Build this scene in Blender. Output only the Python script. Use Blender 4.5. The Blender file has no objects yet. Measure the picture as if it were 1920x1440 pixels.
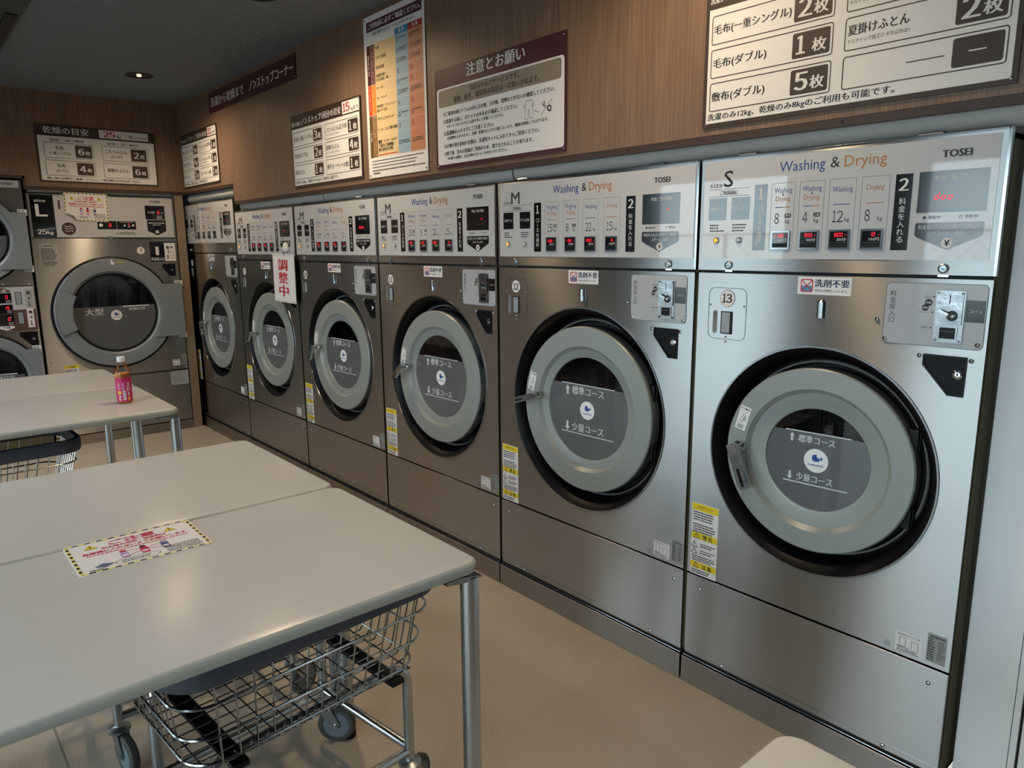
import bpy, math, random
from mathutils import Vector, Matrix
random.seed(4)
C = bpy.context.scene
COL = C.collection
PI = math.pi

# ------------------------------------------------------------------ camera, world, light, exposure
cam_d = bpy.data.cameras.new('camera'); cam = bpy.data.objects.new('camera', cam_d); COL.objects.link(cam)
F, YAW, PITCH, ROLL = 1361.05, 0.7090, -0.1876, -0.0073
cam.location = (-1.9617, 0.0, 1.5)
cam_d.sensor_fit = 'HORIZONTAL'; cam_d.sensor_width = 36.0; cam_d.lens = F / 1920 * 36.0
cam_d.clip_start = 0.02; cam_d.clip_end = 200
_f = Vector((math.sin(YAW) * math.cos(PITCH), math.cos(YAW) * math.cos(PITCH), math.sin(PITCH)))
_r = Vector((math.cos(YAW), -math.sin(YAW), 0)); _u = _r.cross(_f)
_r2 = _r * math.cos(ROLL) + _u * math.sin(ROLL); _u2 = -_r * math.sin(ROLL) + _u * math.cos(ROLL)
M3 = Matrix((_r2, _u2, -_f)).transposed()
cam.rotation_euler = M3.to_euler()
C.camera = cam

C.view_settings.view_transform = 'Standard'; C.view_settings.look = 'None'
C.view_settings.gamma = 1.0; C.view_settings.use_curve_mapping = False
C.view_settings.exposure = -0.16
C.cycles.use_denoising = True
C.cycles.max_bounces = 8; C.cycles.glossy_bounces = 5; C.cycles.transparent_max_bounces = 10
C.cycles.sample_clamp_indirect = 6.0
C.cycles.caustics_reflective = False; C.cycles.caustics_refractive = False

def srgb(h):
    if isinstance(h, (tuple, list)):
        v = [c / 255 for c in h]
    else:
        v = [int(h[i:i + 2], 16) / 255 for i in (0, 2, 4)]
    return tuple((c / 12.92 if c <= 0.04045 else ((c + 0.055) / 1.055) ** 2.4) for c in v) + (1.0,)

world = bpy.data.worlds.new('world'); C.world = world; world.use_nodes = True
bg = world.node_tree.nodes['Background']
bg.inputs[0].default_value = (0.80, 0.91, 1.0, 1.0); bg.inputs[1].default_value = 11.0

def area_light(name, loc, rot, sx, sy, power, color=(1, 1, 1), portal=False, spread=PI):
    l = bpy.data.lights.new(name, 'AREA'); l.shape = 'RECTANGLE'; l.size = sx; l.size_y = sy
    l.energy = power; l.color = color; l.spread = spread
    o = bpy.data.objects.new(name, l); COL.objects.link(o); o.location = loc; o.rotation_euler = rot
    if portal: l.cycles.is_portal = True
    return o
# portals in the shop-front openings: they only guide the sky light in
XL, YN = -5.0, -1.6        # shop-front (left) wall, wall behind the camera
OPEN = [(-1.3, 2.62), (3.85, 5.55)]
for a, b in OPEN:
    area_light('daylight_opening', (XL, (a + b) / 2, 1.13), (0, -PI / 2, 0), 2.2, b - a, 1, portal=True)

# ------------------------------------------------------------------ materials
MATS = {}
def mat(name, col, rough=0.5, metal=0.0, coat=0.0, emit=None, es=1.0, spec=0.5):
    if name in MATS: return MATS[name]
    m = bpy.data.materials.new(name); m.use_nodes = True
    p = m.node_tree.nodes['Principled BSDF']
    p.inputs['Base Color'].default_value = srgb(col); p.inputs['Roughness'].default_value = rough
    p.inputs['Metallic'].default_value = metal; p.inputs['Coat Weight'].default_value = coat
    p.inputs['Coat Roughness'].default_value = 0.03; p.inputs['Specular IOR Level'].default_value = spec
    if emit:
        p.inputs['Emission Color'].default_value = srgb(emit); p.inputs['Emission Strength'].default_value = es
    MATS[name] = m; return m
def nodes(m): return m.node_tree.nodes, m.node_tree.links, m.node_tree.nodes['Principled BSDF']
def noise_var(m, scale=(1, 1, 1), nscale=5, amt=0.1, coords='Object', detail=6, bump=0.0, bdist=0.001, rough_amt=0.0):
    """multiplies the base colour by a noise and optionally bumps it"""
    n, l, p = nodes(m)
    tc = n.new('ShaderNodeTexCoord'); mp = n.new('ShaderNodeMapping'); mp.inputs['Scale'].default_value = scale
    nz = n.new('ShaderNodeTexNoise'); nz.inputs['Scale'].default_value = nscale; nz.inputs['Detail'].default_value = detail
    l.new(tc.outputs[coords], mp.inputs[0]); l.new(mp.outputs[0], nz.inputs['Vector'])
    rg = n.new('ShaderNodeMapRange'); rg.inputs['From Min'].default_value = 0.3; rg.inputs['From Max'].default_value = 0.7
    rg.inputs['To Min'].default_value = 1 - amt; rg.inputs['To Max'].default_value = 1 + amt
    l.new(nz.outputs[0], rg.inputs[0])
    mx = n.new('ShaderNodeMix'); mx.data_type = 'RGBA'; mx.blend_type = 'MULTIPLY'; mx.inputs[0].default_value = 1
    src = p.inputs['Base Color'].links[0].from_socket if p.inputs['Base Color'].is_linked else None
    if src: l.new(src, mx.inputs[6])
    else: mx.inputs[6].default_value = p.inputs['Base Color'].default_value
    l.new(rg.outputs[0], mx.inputs[7]); l.new(mx.outputs[2], p.inputs['Base Color'])
    if rough_amt:
        r0 = p.inputs['Roughness'].default_value
        r2 = n.new('ShaderNodeMapRange'); r2.inputs['From Min'].default_value = 0.3; r2.inputs['From Max'].default_value = 0.7
        r2.inputs['To Min'].default_value = r0 - rough_amt; r2.inputs['To Max'].default_value = r0 + rough_amt
        l.new(nz.outputs[0], r2.inputs[0]); l.new(r2.outputs[0], p.inputs['Roughness'])
    if bump:
        b = n.new('ShaderNodeBump'); b.inputs['Strength'].default_value = bump; b.inputs['Distance'].default_value = bdist
        l.new(nz.outputs[0], b.inputs['Height']); l.new(b.outputs[0], p.inputs['Normal'])
    return m

ANISO_ROT = 0.25
def steel(name, col, rough, aniso, amt=0.05):
    m = mat(name, col, rough, 1.0)
    n, l, p = nodes(m)
    p.inputs['Anisotropic'].default_value = aniso
    ge = n.new('ShaderNodeNewGeometry'); vm = n.new('ShaderNodeVectorMath'); vm.operation = 'CROSS_PRODUCT'
    vm.inputs[1].default_value = (0.0, 0.0, 1.0); l.new(ge.outputs['True Normal'], vm.inputs[0])
    l.new(vm.outputs[0], p.inputs['Tangent']); p.inputs['Anisotropic Rotation'].default_value = ANISO_ROT
    noise_var(m, (1.2, 1.2, 200), 2.0, amt * 0.6, detail=3)
    return m
STEEL = steel('brushed_steel', (176, 177, 177), 0.29, 1.0)
STEEL_D = steel('brushed_steel_plinth', (150, 146, 142), 0.36, 0.9)
STEEL_P = mat('polished_steel', (140, 142, 144), 0.16, 1.0)
STEEL_C = noise_var(mat('coin_plate_steel', (150, 152, 154), 0.2, 1.0), nscale=28, amt=0.15, bump=0.35, bdist=0.002)
CHROME = mat('chrome', (205, 208, 211), 0.1, 1.0)
ZINC = noise_var(mat('zinc_plated', (165, 172, 176), 0.32, 1.0), nscale=30, amt=0.08)
TUBE = noise_var(mat('chromed_tube', (190, 195, 198), 0.22, 1.0), (1, 1, 1), 60, 0.05)
FILM = mat('panel_film', (194, 195, 198), 0.38, 0.0, coat=0.9)
FILM_L = mat('coin_panel_film', (176, 178, 182), 0.35, 0.0, coat=0.7)
BLACKG = mat('black_gloss', (14, 14, 16), 0.12, 0.0, coat=0.5)
BLACKP = mat('black_plastic', (9, 9, 12), 0.45, spec=0.25)
BLACKBOWL = mat('black_bowl', (6, 6, 11), 0.4, spec=0.18)
BLACKM = mat('black_matt', (16, 16, 18), 0.7)
INK = mat('ink_black', (22, 22, 24), 0.5)
INKB = mat('ink_brown', (58, 46, 40), 0.5)
WHITE = mat('ink_white', (225, 225, 225), 0.45)
PAPER = mat('paper_white', (232, 231, 230), 0.45)
LIP = mat('lip_steel', (225, 225, 222), 0.32, 0.7)
BLUE = mat('ink_blue', (22, 66, 140), 0.5)
ORANGE = mat('ink_orange', (176, 112, 58), 0.5)
RED = mat('ink_red', (190, 20, 38), 0.5)
PINK = mat('ink_pink', (205, 40, 80), 0.5)
YEL = mat('ink_yellow', (232, 206, 40), 0.5)
MAROON = mat('maroon_film', (70, 30, 38), 0.42)
GREY = mat('grey_paint', (104, 108, 112), 0.4)
GREYD = mat('grey_dark', (64, 66, 70), 0.4)
LINEG = mat('ink_grey', (90, 90, 92), 0.5)
LED = mat('led_red', (60, 4, 8), 0.5, emit=(255, 30, 50), es=2.6)
LAMP_O = mat('lamp_orange', (240, 150, 60), 0.4, emit=(255, 150, 50), es=1.6)
LAMP_W = mat('lamp_white', (210, 210, 210), 0.25)
DOORG = noise_var(mat('door_ring_paint', (146, 151, 147), 0.36, 0.12), nscale=400, amt=0.03)
BODY = mat('olive_body_paint', (88, 84, 66), 0.95, spec=0.05)
WINFILM = mat('window_film', (92, 94, 97), 0.28, coat=0.6)
TINT = mat('translucent_white', (205, 207, 208), 0.4)

def glass_mat(name, tint, fac_t, rough=0.02):
    m = bpy.data.materials.new(name); m.use_nodes = True; n, l = m.node_tree.nodes, m.node_tree.links
    n.remove(n['Principled BSDF']); out = n['Material Output']
    tr = n.new('ShaderNodeBsdfTransparent'); tr.inputs[0].default_value = srgb(tint)
    gl = n.new('ShaderNodeBsdfGlossy'); gl.inputs['Roughness'].default_value = rough
    fr = n.new('ShaderNodeFresnel'); fr.inputs[0].default_value = fac_t
    mx = n.new('ShaderNodeMixShader'); l.new(fr.outputs[0], mx.inputs[0]); l.new(tr.outputs[0], mx.inputs[1]); l.new(gl.outputs[0], mx.inputs[2])
    l.new(mx.outputs[0], out.inputs[0]); MATS[name] = m; return m
GLASS = glass_mat('door_glass', (225, 228, 230), 1.55)
WINGLASS = glass_mat('shop_glass', (235, 240, 240), 1.45)
BOTTLE = glass_mat('bottle_plastic', (250, 250, 252), 1.4, 0.06)

def drum_mat():
    m = mat('perforated_drum', (120, 122, 125), 0.3, 1.0); n, l, p = nodes(m)
    tc = n.new('ShaderNodeTexCoord'); v = n.new('ShaderNodeTexVoronoi'); v.inputs['Scale'].default_value = 70; v.inputs['Randomness'].default_value = 0.15
    l.new(tc.outputs['Object'], v.inputs['Vector'])
    cr = n.new('ShaderNodeValToRGB'); cr.color_ramp.elements[0].position = 0.3; cr.color_ramp.elements[0].color = (0.004, 0.004, 0.004, 1)
    cr.color_ramp.elements[1].position = 0.36; cr.color_ramp.elements[1].color = (0.4, 0.41, 0.43, 1)
    l.new(v.outputs['Distance'], cr.inputs[0]); l.new(cr.outputs[0], p.inputs['Base Color']); return m
DRUM = drum_mat()

def wood_mat():
    m = mat('wood_laminate', (120, 90, 68), 0.42); n, l, p = nodes(m)
    tc = n.new('ShaderNodeTexCoord'); mp = n.new('ShaderNodeMapping'); mp.inputs['Scale'].default_value = (70, 70, 1.1)
    nz = n.new('ShaderNodeTexNoise'); nz.inputs['Scale'].default_value = 3.0; nz.inputs['Detail'].default_value = 9; nz.inputs['Roughness'].default_value = 0.7
    l.new(tc.outputs['Object'], mp.inputs[0]); l.new(mp.outputs[0], nz.inputs['Vector'])
    cr = n.new('ShaderNodeValToRGB'); e = cr.color_ramp.elements
    e[0].position = 0.30; e[0].color = srgb((98, 76, 62)); e[1].position = 0.72; e[1].color = srgb((152, 124, 102))
    x = e.new(0.52); x.color = srgb((124, 99, 80))
    l.new(nz.outputs[0], cr.inputs[0])
    mp2 = n.new('ShaderNodeMapping'); mp2.inputs['Scale'].default_value = (5, 5, 0.25)
    n2 = n.new('ShaderNodeTexNoise'); n2.inputs['Scale'].default_value = 2.0; n2.inputs['Detail'].default_value = 3
    l.new(tc.outputs['Object'], mp2.inputs[0]); l.new(mp2.outputs[0], n2.inputs['Vector'])
    rg = n.new('ShaderNodeMapRange'); rg.inputs['To Min'].default_value = 0.82; rg.inputs['To Max'].default_value = 1.18; l.new(n2.outputs[0], rg.inputs[0])
    mx = n.new('ShaderNodeMix'); mx.data_type = 'RGBA'; mx.blend_type = 'MULTIPLY'; mx.inputs[0].default_value = 1
    l.new(cr.outputs[0], mx.inputs[6]); l.new(rg.outputs[0], mx.inputs[7]); l.new(mx.outputs[2], p.inputs['Base Color'])
    b = n.new('ShaderNodeBump'); b.inputs['Strength'].default_value = 0.25; b.inputs['Distance'].default_value = 0.0008
    l.new(nz.outputs[0], b.inputs['Height']); l.new(b.outputs[0], p.inputs['Normal']); return m
WOOD = wood_mat()
TRIMB = mat('brown_trim', (62, 46, 40), 0.5)
def ceil_mat():
    m = mat('ceiling_wallpaper', (112, 122, 131), 0.62); n, l, p = nodes(m)
    tc = n.new('ShaderNodeTexCoord'); mp = n.new('ShaderNodeMapping'); mp.inputs['Scale'].default_value = (9, 26, 1); mp.inputs['Rotation'].default_value = (0, 0, 0.75)
    nz = n.new('ShaderNodeTexNoise'); nz.inputs['Scale'].default_value = 2.2; nz.inputs['Detail'].default_value = 3; nz.inputs['Distortion'].default_value = 0.6
    l.new(tc.outputs['Object'], mp.inputs[0]); l.new(mp.outputs[0], nz.inputs['Vector'])
    b = n.new('ShaderNodeBump'); b.inputs['Strength'].default_value = 0.9; b.inputs['Distance'].default_value = 0.035
    l.new(nz.outputs[0], b.inputs['Height']); l.new(b.outputs[0], p.inputs['Normal']); return m
CEIL = ceil_mat()
def floor_mat():
    m = mat('floor_tile', (184, 171, 154), 0.42); n, l, p = nodes(m)
    noise_var(m, (1, 1, 1), 3.0, 0.07, detail=8)
    noise_var(m, (1, 1, 1), 160, 0.12, detail=3)
    tc = n.new('ShaderNodeTexCoord'); mp = n.new('ShaderNodeMapping'); mp.inputs['Location'].default_value = (1.727, 0.30, 0)
    br = n.new('ShaderNodeTexBrick'); br.offset = 0.0; br.inputs['Scale'].default_value = 1.0; br.inputs['Mortar Size'].default_value = 0.0035
    br.inputs['Brick Width'].default_value = 1.8; br.inputs['Row Height'].default_value = 7.0
    br.inputs['Color1'].default_value = (1, 1, 1, 1); br.inputs['Color2'].default_value = (1, 1, 1, 1); br.inputs['Mortar'].default_value = (0.55, 0.55, 0.55, 1)
    l.new(tc.outputs['Object'], mp.inputs[0]); l.new(mp.outputs[0], br.inputs['Vector'])
    mx = n.new('ShaderNodeMix'); mx.data_type = 'RGBA'; mx.blend_type = 'MULTIPLY'; mx.inputs[0].default_value = 1
    l.new(p.inputs['Base Color'].links[0].from_socket, mx.inputs[6]); l.new(br.outputs[0], mx.inputs[7]); l.new(mx.outputs[2], p.inputs['Base Color'])
    return m
FLOOR = floor_mat()
TOP = mat('table_laminate', (202, 202, 200), 0.24)
noise_var(TOP, (1, 1, 1), 2.5, 0.03, detail=6)
EDGE = noise_var(mat('table_edge_band', (178, 180, 172), 0.38), (3, 3, 60), 3, 0.06)
PIPE = noise_var(mat('grey_tube_packing', (180, 180, 176), 0.55), nscale=120, amt=0.06)
WALLW = noise_var(mat('white_wall_paint', (228, 230, 230), 0.5), nscale=8, amt=0.03)
WALLD = mat('dark_wall', (62, 64, 66), 0.6)
TAN = mat('tan_filler', (140, 122, 102), 0.55)
FRAMEM = mat('shop_frame_metal', (60, 62, 66), 0.35, 0.8)

# ------------------------------------------------------------------ mesh builder
MESHES = {}
def text_data(s):
    key = ('t', s)
    if key in MESHES: return MESHES[key]
    cu = bpy.data.curves.new('t', 'FONT'); cu.body = s; cu.size = 1.0; cu.resolution_u = 2
    o = bpy.data.objects.new('t', cu); COL.objects.link(o)
    dg = bpy.context.evaluated_depsgraph_get(); dg.update()
    me = bpy.data.meshes.new_from_object(o.evaluated_get(dg))
    V = [(v.co.x, v.co.y) for v in me.vertices]; Fs = [tuple(p.vertices) for p in me.polygons]
    ns = []
    for f in Fs:   # all faces wound the same way
        a = sum(V[f[i]][0] * V[f[(i + 1) % len(f)]][1] - V[f[(i + 1) % len(f)]][0] * V[f[i]][1] for i in range(len(f)))
        ns.append(f if a > 0 else f[::-1])
    bpy.data.objects.remove(o); bpy.data.meshes.remove(me); bpy.data.curves.remove(cu)
    MESHES[key] = (V, ns); return MESHES[key]
def bounds(V):
    xs = [v[0] for v in V]; ys = [v[1] for v in V]; return min(xs), max(xs), min(ys), max(ys)

class MB:
    """faces gathered into ONE mesh. Front coordinates: x to the right, y into the panel (front is -y), z up."""
    def __init__(s, T=None):
        s.v = []; s.f = []; s.m = []; s.mats = []; s.sm = []; s.T = T or Matrix.Identity(4)
    def mi(s, m):
        if m not in s.mats: s.mats.append(m)
        return s.mats.index(m)
    def add(s, V, Fs, m, smooth=False):
        o = len(s.v); s.v += [tuple(s.T @ Vector(v)) for v in V]; k = s.mi(m)
        for f in Fs: s.f.append(tuple(i + o for i in f)); s.m.append(k); s.sm.append(smooth)
        return s
    def box(s, x0, x1, y0, y1, z0, z1, m):
        V = [(x, y, z) for z in (z0, z1) for y in (y0, y1) for x in (x0, x1)]
        return s.add(V, [(0, 2, 3, 1), (4, 5, 7, 6), (0, 1, 5, 4), (2, 6, 7, 3), (0, 4, 6, 2), (1, 3, 7, 5)], m)
    def prism(s, P, y0, y1, m, smooth=False):
        """polygon P in x,z (counter-clockwise seen from the front) from y0 (front) to y1 (back)"""
        n = len(P); V = [(x, y0, z) for x, z in P] + [(x, y1, z) for x, z in P]
        s.add(V, [tuple(range(n)), tuple(range(2 * n - 1, n - 1, -1))], m)
        return s.add(V, [(i, i + n, (i + 1) % n + n, (i + 1) % n) for i in range(n)], m, smooth)
    def hprism(s, P, z0, z1, m):
        n = len(P); V = [(x, y, z0) for x, y in P] + [(x, y, z1) for x, y in P]
        return s.add(V, [tuple(range(n - 1, -1, -1)), tuple(range(n, 2 * n))] + [(i, (i + 1) % n, (i + 1) % n + n, i + n) for i in range(n)], m)
    def rrect(s, x0, x1, z0, z1, r, y0, y1, m, seg=5):
        return s.prism(rr(x0, x1, z0, z1, r, seg), y0, y1, m)
    def flat(s, P, y, m):
        return s.add([(x, y, z) for x, z in P], [tuple(range(len(P)))], m)
    def rect(s, x0, x1, z0, z1, y, m): return s.flat([(x0, z0), (x1, z0), (x1, z1), (x0, z1)], y, m)
    def ring_rect(s, x0, x1, z0, z1, r, w, y, m, seg=4):
        A = rr(x0, x1, z0, z1, r, seg); B = rr(x0 + w, x1 - w, z0 + w, z1 - w, max(r - w, 0.0004), seg); n = len(A)
        return s.add([(x, y, z) for x, z in A + B], [(i, (i + 1) % n, (i + 1) % n + n, i + n) for i in range(n)], m)
    def disc(s, cx, cz, r, y, m, n=28, sx=1.0):
        return s.flat([(cx + r * sx * math.cos(2 * PI * i / n), cz + r * math.sin(2 * PI * i / n)) for i in range(n)], y, m)
    def annulus(s, cx, cz, r0, r1, y, m, n=36, sx=1.0):
        P = [(math.cos(2 * PI * i / n), math.sin(2 * PI * i / n)) for i in range(n)]
        V = [(cx + r1 * sx * c, y, cz + r1 * q) for c, q in P] + [(cx + r0 * sx * c, y, cz + r0 * q) for c, q in P]
        return s.add(V, [(i, (i + 1) % n, (i + 1) % n + n, i + n) for i in range(n)], m)
    def cyl(s, cx, cz, r, y0, y1, m, n=24): 
        return s.prism([(cx + r * math.cos(2 * PI * i / n), cz + r * math.sin(2 * PI * i / n)) for i in range(n)], y0, y1, m, True)
    def lathe(s, cx, cz, prof, m, n=96, a0=0.0, a1=2 * PI):
        """profile [(r, y)] about the front-facing axis; r from outside inwards"""
        full = abs(a1 - a0 - 2 * PI) < 1e-6; k = n if full else n + 1
        V = []
        for r, y in prof:
            for i in range(k):
                a = a0 + (a1 - a0) * i / n; V.append((cx + r * math.cos(a), y, cz + r * math.sin(a)))
        Fs = []
        for j in range(len(prof) - 1):
            for i in range(n):
                i2 = (i + 1) % k; Fs.append((j * k + i, j * k + i2, (j + 1) * k + i2, (j + 1) * k + i))
        return s.add(V, Fs, m, True)
    def zlathe(s, cx, cy, prof, m, n=32):
        """profile [(r, z)] about a vertical axis, from the bottom up"""
        V = [(cx + r * math.cos(2 * PI * i / n), cy + r * math.sin(2 * PI * i / n), z) for r, z in prof for i in range(n)]
        Fs = [(j * n + i, j * n + (i + 1) % n, (j + 1) * n + (i + 1) % n, (j + 1) * n + i) for j in range(len(prof) - 1) for i in range(n)]
        return s.add(V, Fs, m, True)
    def tube(s, P, r, m, n=8, closed=False, caps=True):
        P = [Vector(p) for p in P]; k = len(P); V = []; up = None
        for i, p in enumerate(P):
            a = P[i - 1] if (i > 0 or closed) else P[i]; b = P[(i + 1) % k] if (i < k - 1 or closed) else P[i]
            t = (b - a).normalized()
            if up is None:
                up = Vector((0, 0, 1)) if abs(t.z) < 0.9 else Vector((1, 0, 0))
            x = t.cross(up).normalized(); up = x.cross(t).normalized()
            for j in range(n):
                q = 2 * PI * j / n; V.append(p + (x * math.cos(q) + up * math.sin(q)) * r)
        Fs = []
        for i in range(k if closed else k - 1):
            i2 = (i + 1) % k
            for j in range(n): Fs.append((i * n + j, i * n + (j + 1) % n, i2 * n + (j + 1) % n, i2 * n + j))
        if caps and not closed: Fs += [tuple(range(n - 1, -1, -1)), tuple(range((k - 1) * n, k * n))]
        return s.add(V, Fs, m, True)
    def line(s, x0, z0, x1, z1, w, y, m):
        dx, dz = x1 - x0, z1 - z0; L = math.hypot(dx, dz) or 1; nx, nz = -dz / L * w / 2, dx / L * w / 2
        return s.flat([(x0 - nx, z0 - nz), (x1 - nx, z1 - nz), (x1 + nx, z1 + nz), (x0 + nx, z0 + nz)], y, m)
    def text(s, t, x, z, h, y, m, w=None, align='l', bold=0.0):
        """one line: h = height of a capital or of a kanji; w = total width (stretches to fit); z = base line"""
        V, Fs = text_data(t)
        if not V: return s
        cjk = any(ord(c) > 0x2fff for c in t)
        rb = bounds(text_data('国' if cjk else 'H')[0]); sz = h / (rb[3] - rb[2]); zb = rb[2]
        b = bounds(V); sx = (w / (b[1] - b[0])) if w else sz
        W = (b[1] - b[0]) * sx; ox = {'l': 0, 'c': -W / 2, 'r': -W}[align]
        for k, d in enumerate([0] if not bold else [0, -bold * h, bold * h]):
            s.add([(x + ox + (vx - b[0]) * sx + d, y - 0.00012 * k, z + (vz - zb) * sz) for vx, vz in V], Fs, m)
        return s
    def num(s, t, x, z, h, y, m, w, align='l', bold=0.0):
        """figures of even height in the plain sans face, exactly w wide"""
        wd = [0.62 if c == '1' else 1.0 for c in t]; g = 0.12; tot = sum(wd) + g * (len(t) - 1); u = w / tot
        x0 = x - {'l': 0, 'c': w / 2, 'r': w}[align]
        for c, k in zip(t, wd):
            V, Fs = text_data(chr(ord(c) + 0xfee0)); b = bounds(V); sx = u * k / (b[1] - b[0]); sz = h / (b[3] - b[2])
            for j, d in enumerate([0] if not bold else [0, -bold * h, bold * h]):
                s.add([(x0 + (vx - b[0]) * sx + d, y - 0.00012 * j, z + (vz - b[2]) * sz) for vx, vz in V], Fs, m)
            x0 += u * (k + g)
        return s
    def vtext(s, t, x, z0, z1, w, y, m, bold=0.0):
        """characters stacked from z1 down to z0, centred on x"""
        n = len(t); c = (z1 - z0) / n
        for i, ch in enumerate(t):
            zt = z1 - c * i
            if ch == 'ー': s.box(x - w * 0.05, x + w * 0.05, y, y + 0.0002, zt - c * 0.88, zt - c * 0.12, m); continue
            if ch == ' ': continue
            s.text(ch, x, zt - c * 0.92, c * 0.84, y, m, w=w if ch not in '口の' else w * 0.85, align='c', bold=bold)
        return s
    def seg(s, t, x, z, h, y, m, slant=0.12, gap=0.85):
        """seven-segment characters"""
        SEG = {'0': 'abcdef', '1': 'bc', '2': 'abged', '3': 'abgcd', '4': 'fgbc', '5': 'afgcd', '6': 'afgedc', '7': 'abc', '8': 'abcdefg', '9': 'abcdfg', 'd': 'bcdeg', 'o': 'cdeg', 'r': 'eg', '-': 'g', 'Γ': 'fa', ' ': ''}
        w = h * 0.5; k = h * 0.11
        L = {'a': (0, h, w, h), 'g': (0, h / 2, w, h / 2), 'd': (0, 0, w, 0), 'f': (0, h / 2, 0, h), 'e': (0, 0, 0, h / 2), 'b': (w, h / 2, w, h), 'c': (w, 0, w, h / 2)}
        for ch in t:
            for g in SEG[ch]:
                a, b, c, d = L[g]; e = k * 0.5
                if b == d: a += e; c -= e
                else: b += e; d -= e
                s.line(x + a + slant * b, z + b, x + c + slant * d, z + d, k, y, m)
            x += w + h * (gap - 0.5)
        return s
    def lines(s, x0, x1, z1, n, pitch, h, y, m, seed=0, ragged=0.25):
        """rows of small illegible print as short dashes"""
        R = random.Random(seed)
        for i in range(n):
            x = x0; xe = x1 - R.random() * ragged * (x1 - x0)
            while x < xe:
                L = h * (0.5 + R.random() * 1.1); s.rect(x, min(x + L, x1), z1 - i * pitch - h, z1 - i * pitch, y, m); x += L + h * 0.35
        return s
    def build(s, name, parent=None, bevel=0.0, key=None):
        if key and key in MESHES: me = MESHES[key]
        else:
            me = bpy.data.meshes.new(name); me.from_pydata(s.v, [], s.f)
            for m in s.mats: me.materials.append(m)
            me.polygons.foreach_set('material_index', s.m); me.polygons.foreach_set('use_smooth', s.sm); me.update()
            if any(s.sm): me.set_sharp_from_angle(angle=math.radians(38))
            if key: MESHES[key] = me
        o = bpy.data.objects.new(name, me); COL.objects.link(o)
        if parent: o.parent = parent
        if bevel:
            b = o.modifiers.new('bevel', 'BEVEL'); b.width = bevel; b.segments = 2; b.limit_method = 'ANGLE'; b.angle_limit = math.radians(50)
        return o

def rr(x0, x1, z0, z1, r, seg=5):
    P = []
    for cx, cz, a in ((x1 - r, z0 + r, -PI / 2), (x1 - r, z1 - r, 0), (x0 + r, z1 - r, PI / 2), (x0 + r, z0 + r, PI)):
        for i in range(seg + 1):
            q = a + PI / 2 * i / seg; P.append((cx + r * math.cos(q), cz + r * math.sin(q)))
    return P
def plate_hole(mb, x0, x1, z0, z1, cx, cz, r, y, m, n=96, depth=0.02):
    """flat front with a round hole, folded back at its outer edges"""
    A = [2 * PI * i / n for i in range(n)]
    for c in ((x0, z0), (x1, z0), (x1, z1), (x0, z1)):
        a = math.atan2(c[1] - cz, c[0] - cx) % (2 * PI); k = min(range(n), key=lambda i: abs((A[i] - a + PI) % (2 * PI) - PI)); A[k] = a
    I, O = [], []
    for a in A:
        c, q = math.cos(a), math.sin(a); I.append((cx + r * c, y, cz + r * q))
        t = min(((x1 - cx) / c if c > 1e-9 else (x0 - cx) / c if c < -1e-9 else 1e9), ((z1 - cz) / q if q > 1e-9 else (z0 - cz) / q if q < -1e-9 else 1e9))
        O.append((cx + t * c, y, cz + t * q))
    mb.add(O + I, [(i, (i + 1) % n, (i + 1) % n + n, i + n) for i in range(n)], m)
    mb.add([(x, y + d, z) for d in (0, depth) for x, z in ((x0, z0), (x1, z0), (x1, z1), (x0, z1))], [(i, i + 4, (i + 1) % 4 + 4, (i + 1) % 4) for i in range(4)], m)

def empty(name, loc, rz=0.0):
    o = bpy.data.objects.new(name, None); COL.objects.link(o); o.location = loc; o.rotation_euler = (0, 0, rz); o.empty_display_size = 0.1; return o
def tag(o, label, cat, group=None, kind=None):
    o['label'] = label; o['category'] = cat
    if group: o['group'] = group
    if kind: o['kind'] = kind
    return o
def structure(o): o['kind'] = 'structure'; return o
def place(o, loc, rz=0.0): o.location = loc; o.rotation_euler = (0, 0, rz); return o

def screw(parent, x, z, y=0.0, r=0.0065, m=None):
    b = MB(); m = m or CHROME
    b.lathe(0, 0, [(r, 0.0), (r * 0.95, -r * 0.25), (r * 0.6, -r * 0.5), (r * 0.001, -r * 0.6)], m, n=14)
    b.rect(-r * 0.5, r * 0.5, -r * 0.09, r * 0.09, -r * 0.63, BLACKM); b.rect(-r * 0.09, r * 0.09, -r * 0.5, r * 0.5, -r * 0.63, BLACKM)
    o = b.build('screw', parent, key=('screw', r, m.name)); o.location = (x, y, z); return o

# ------------------------------------------------------------------ the room
ZC = 2.614; YB = 6.33; XW = -0.02
def slab(name, x0, x1, y0, y1, z0, z1, m):
    return structure(MB().box(x0, x1, y0, y1, z0, z1, m).build(name))
slab('floor', XL - 0.1, 0.9, YN - 0.1, 7.3, -0.1, 0.0, FLOOR)
slab('ceiling', XL - 0.1, 0.9, YN - 0.1, 7.3, ZC, ZC + 0.1, CEIL)
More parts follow.
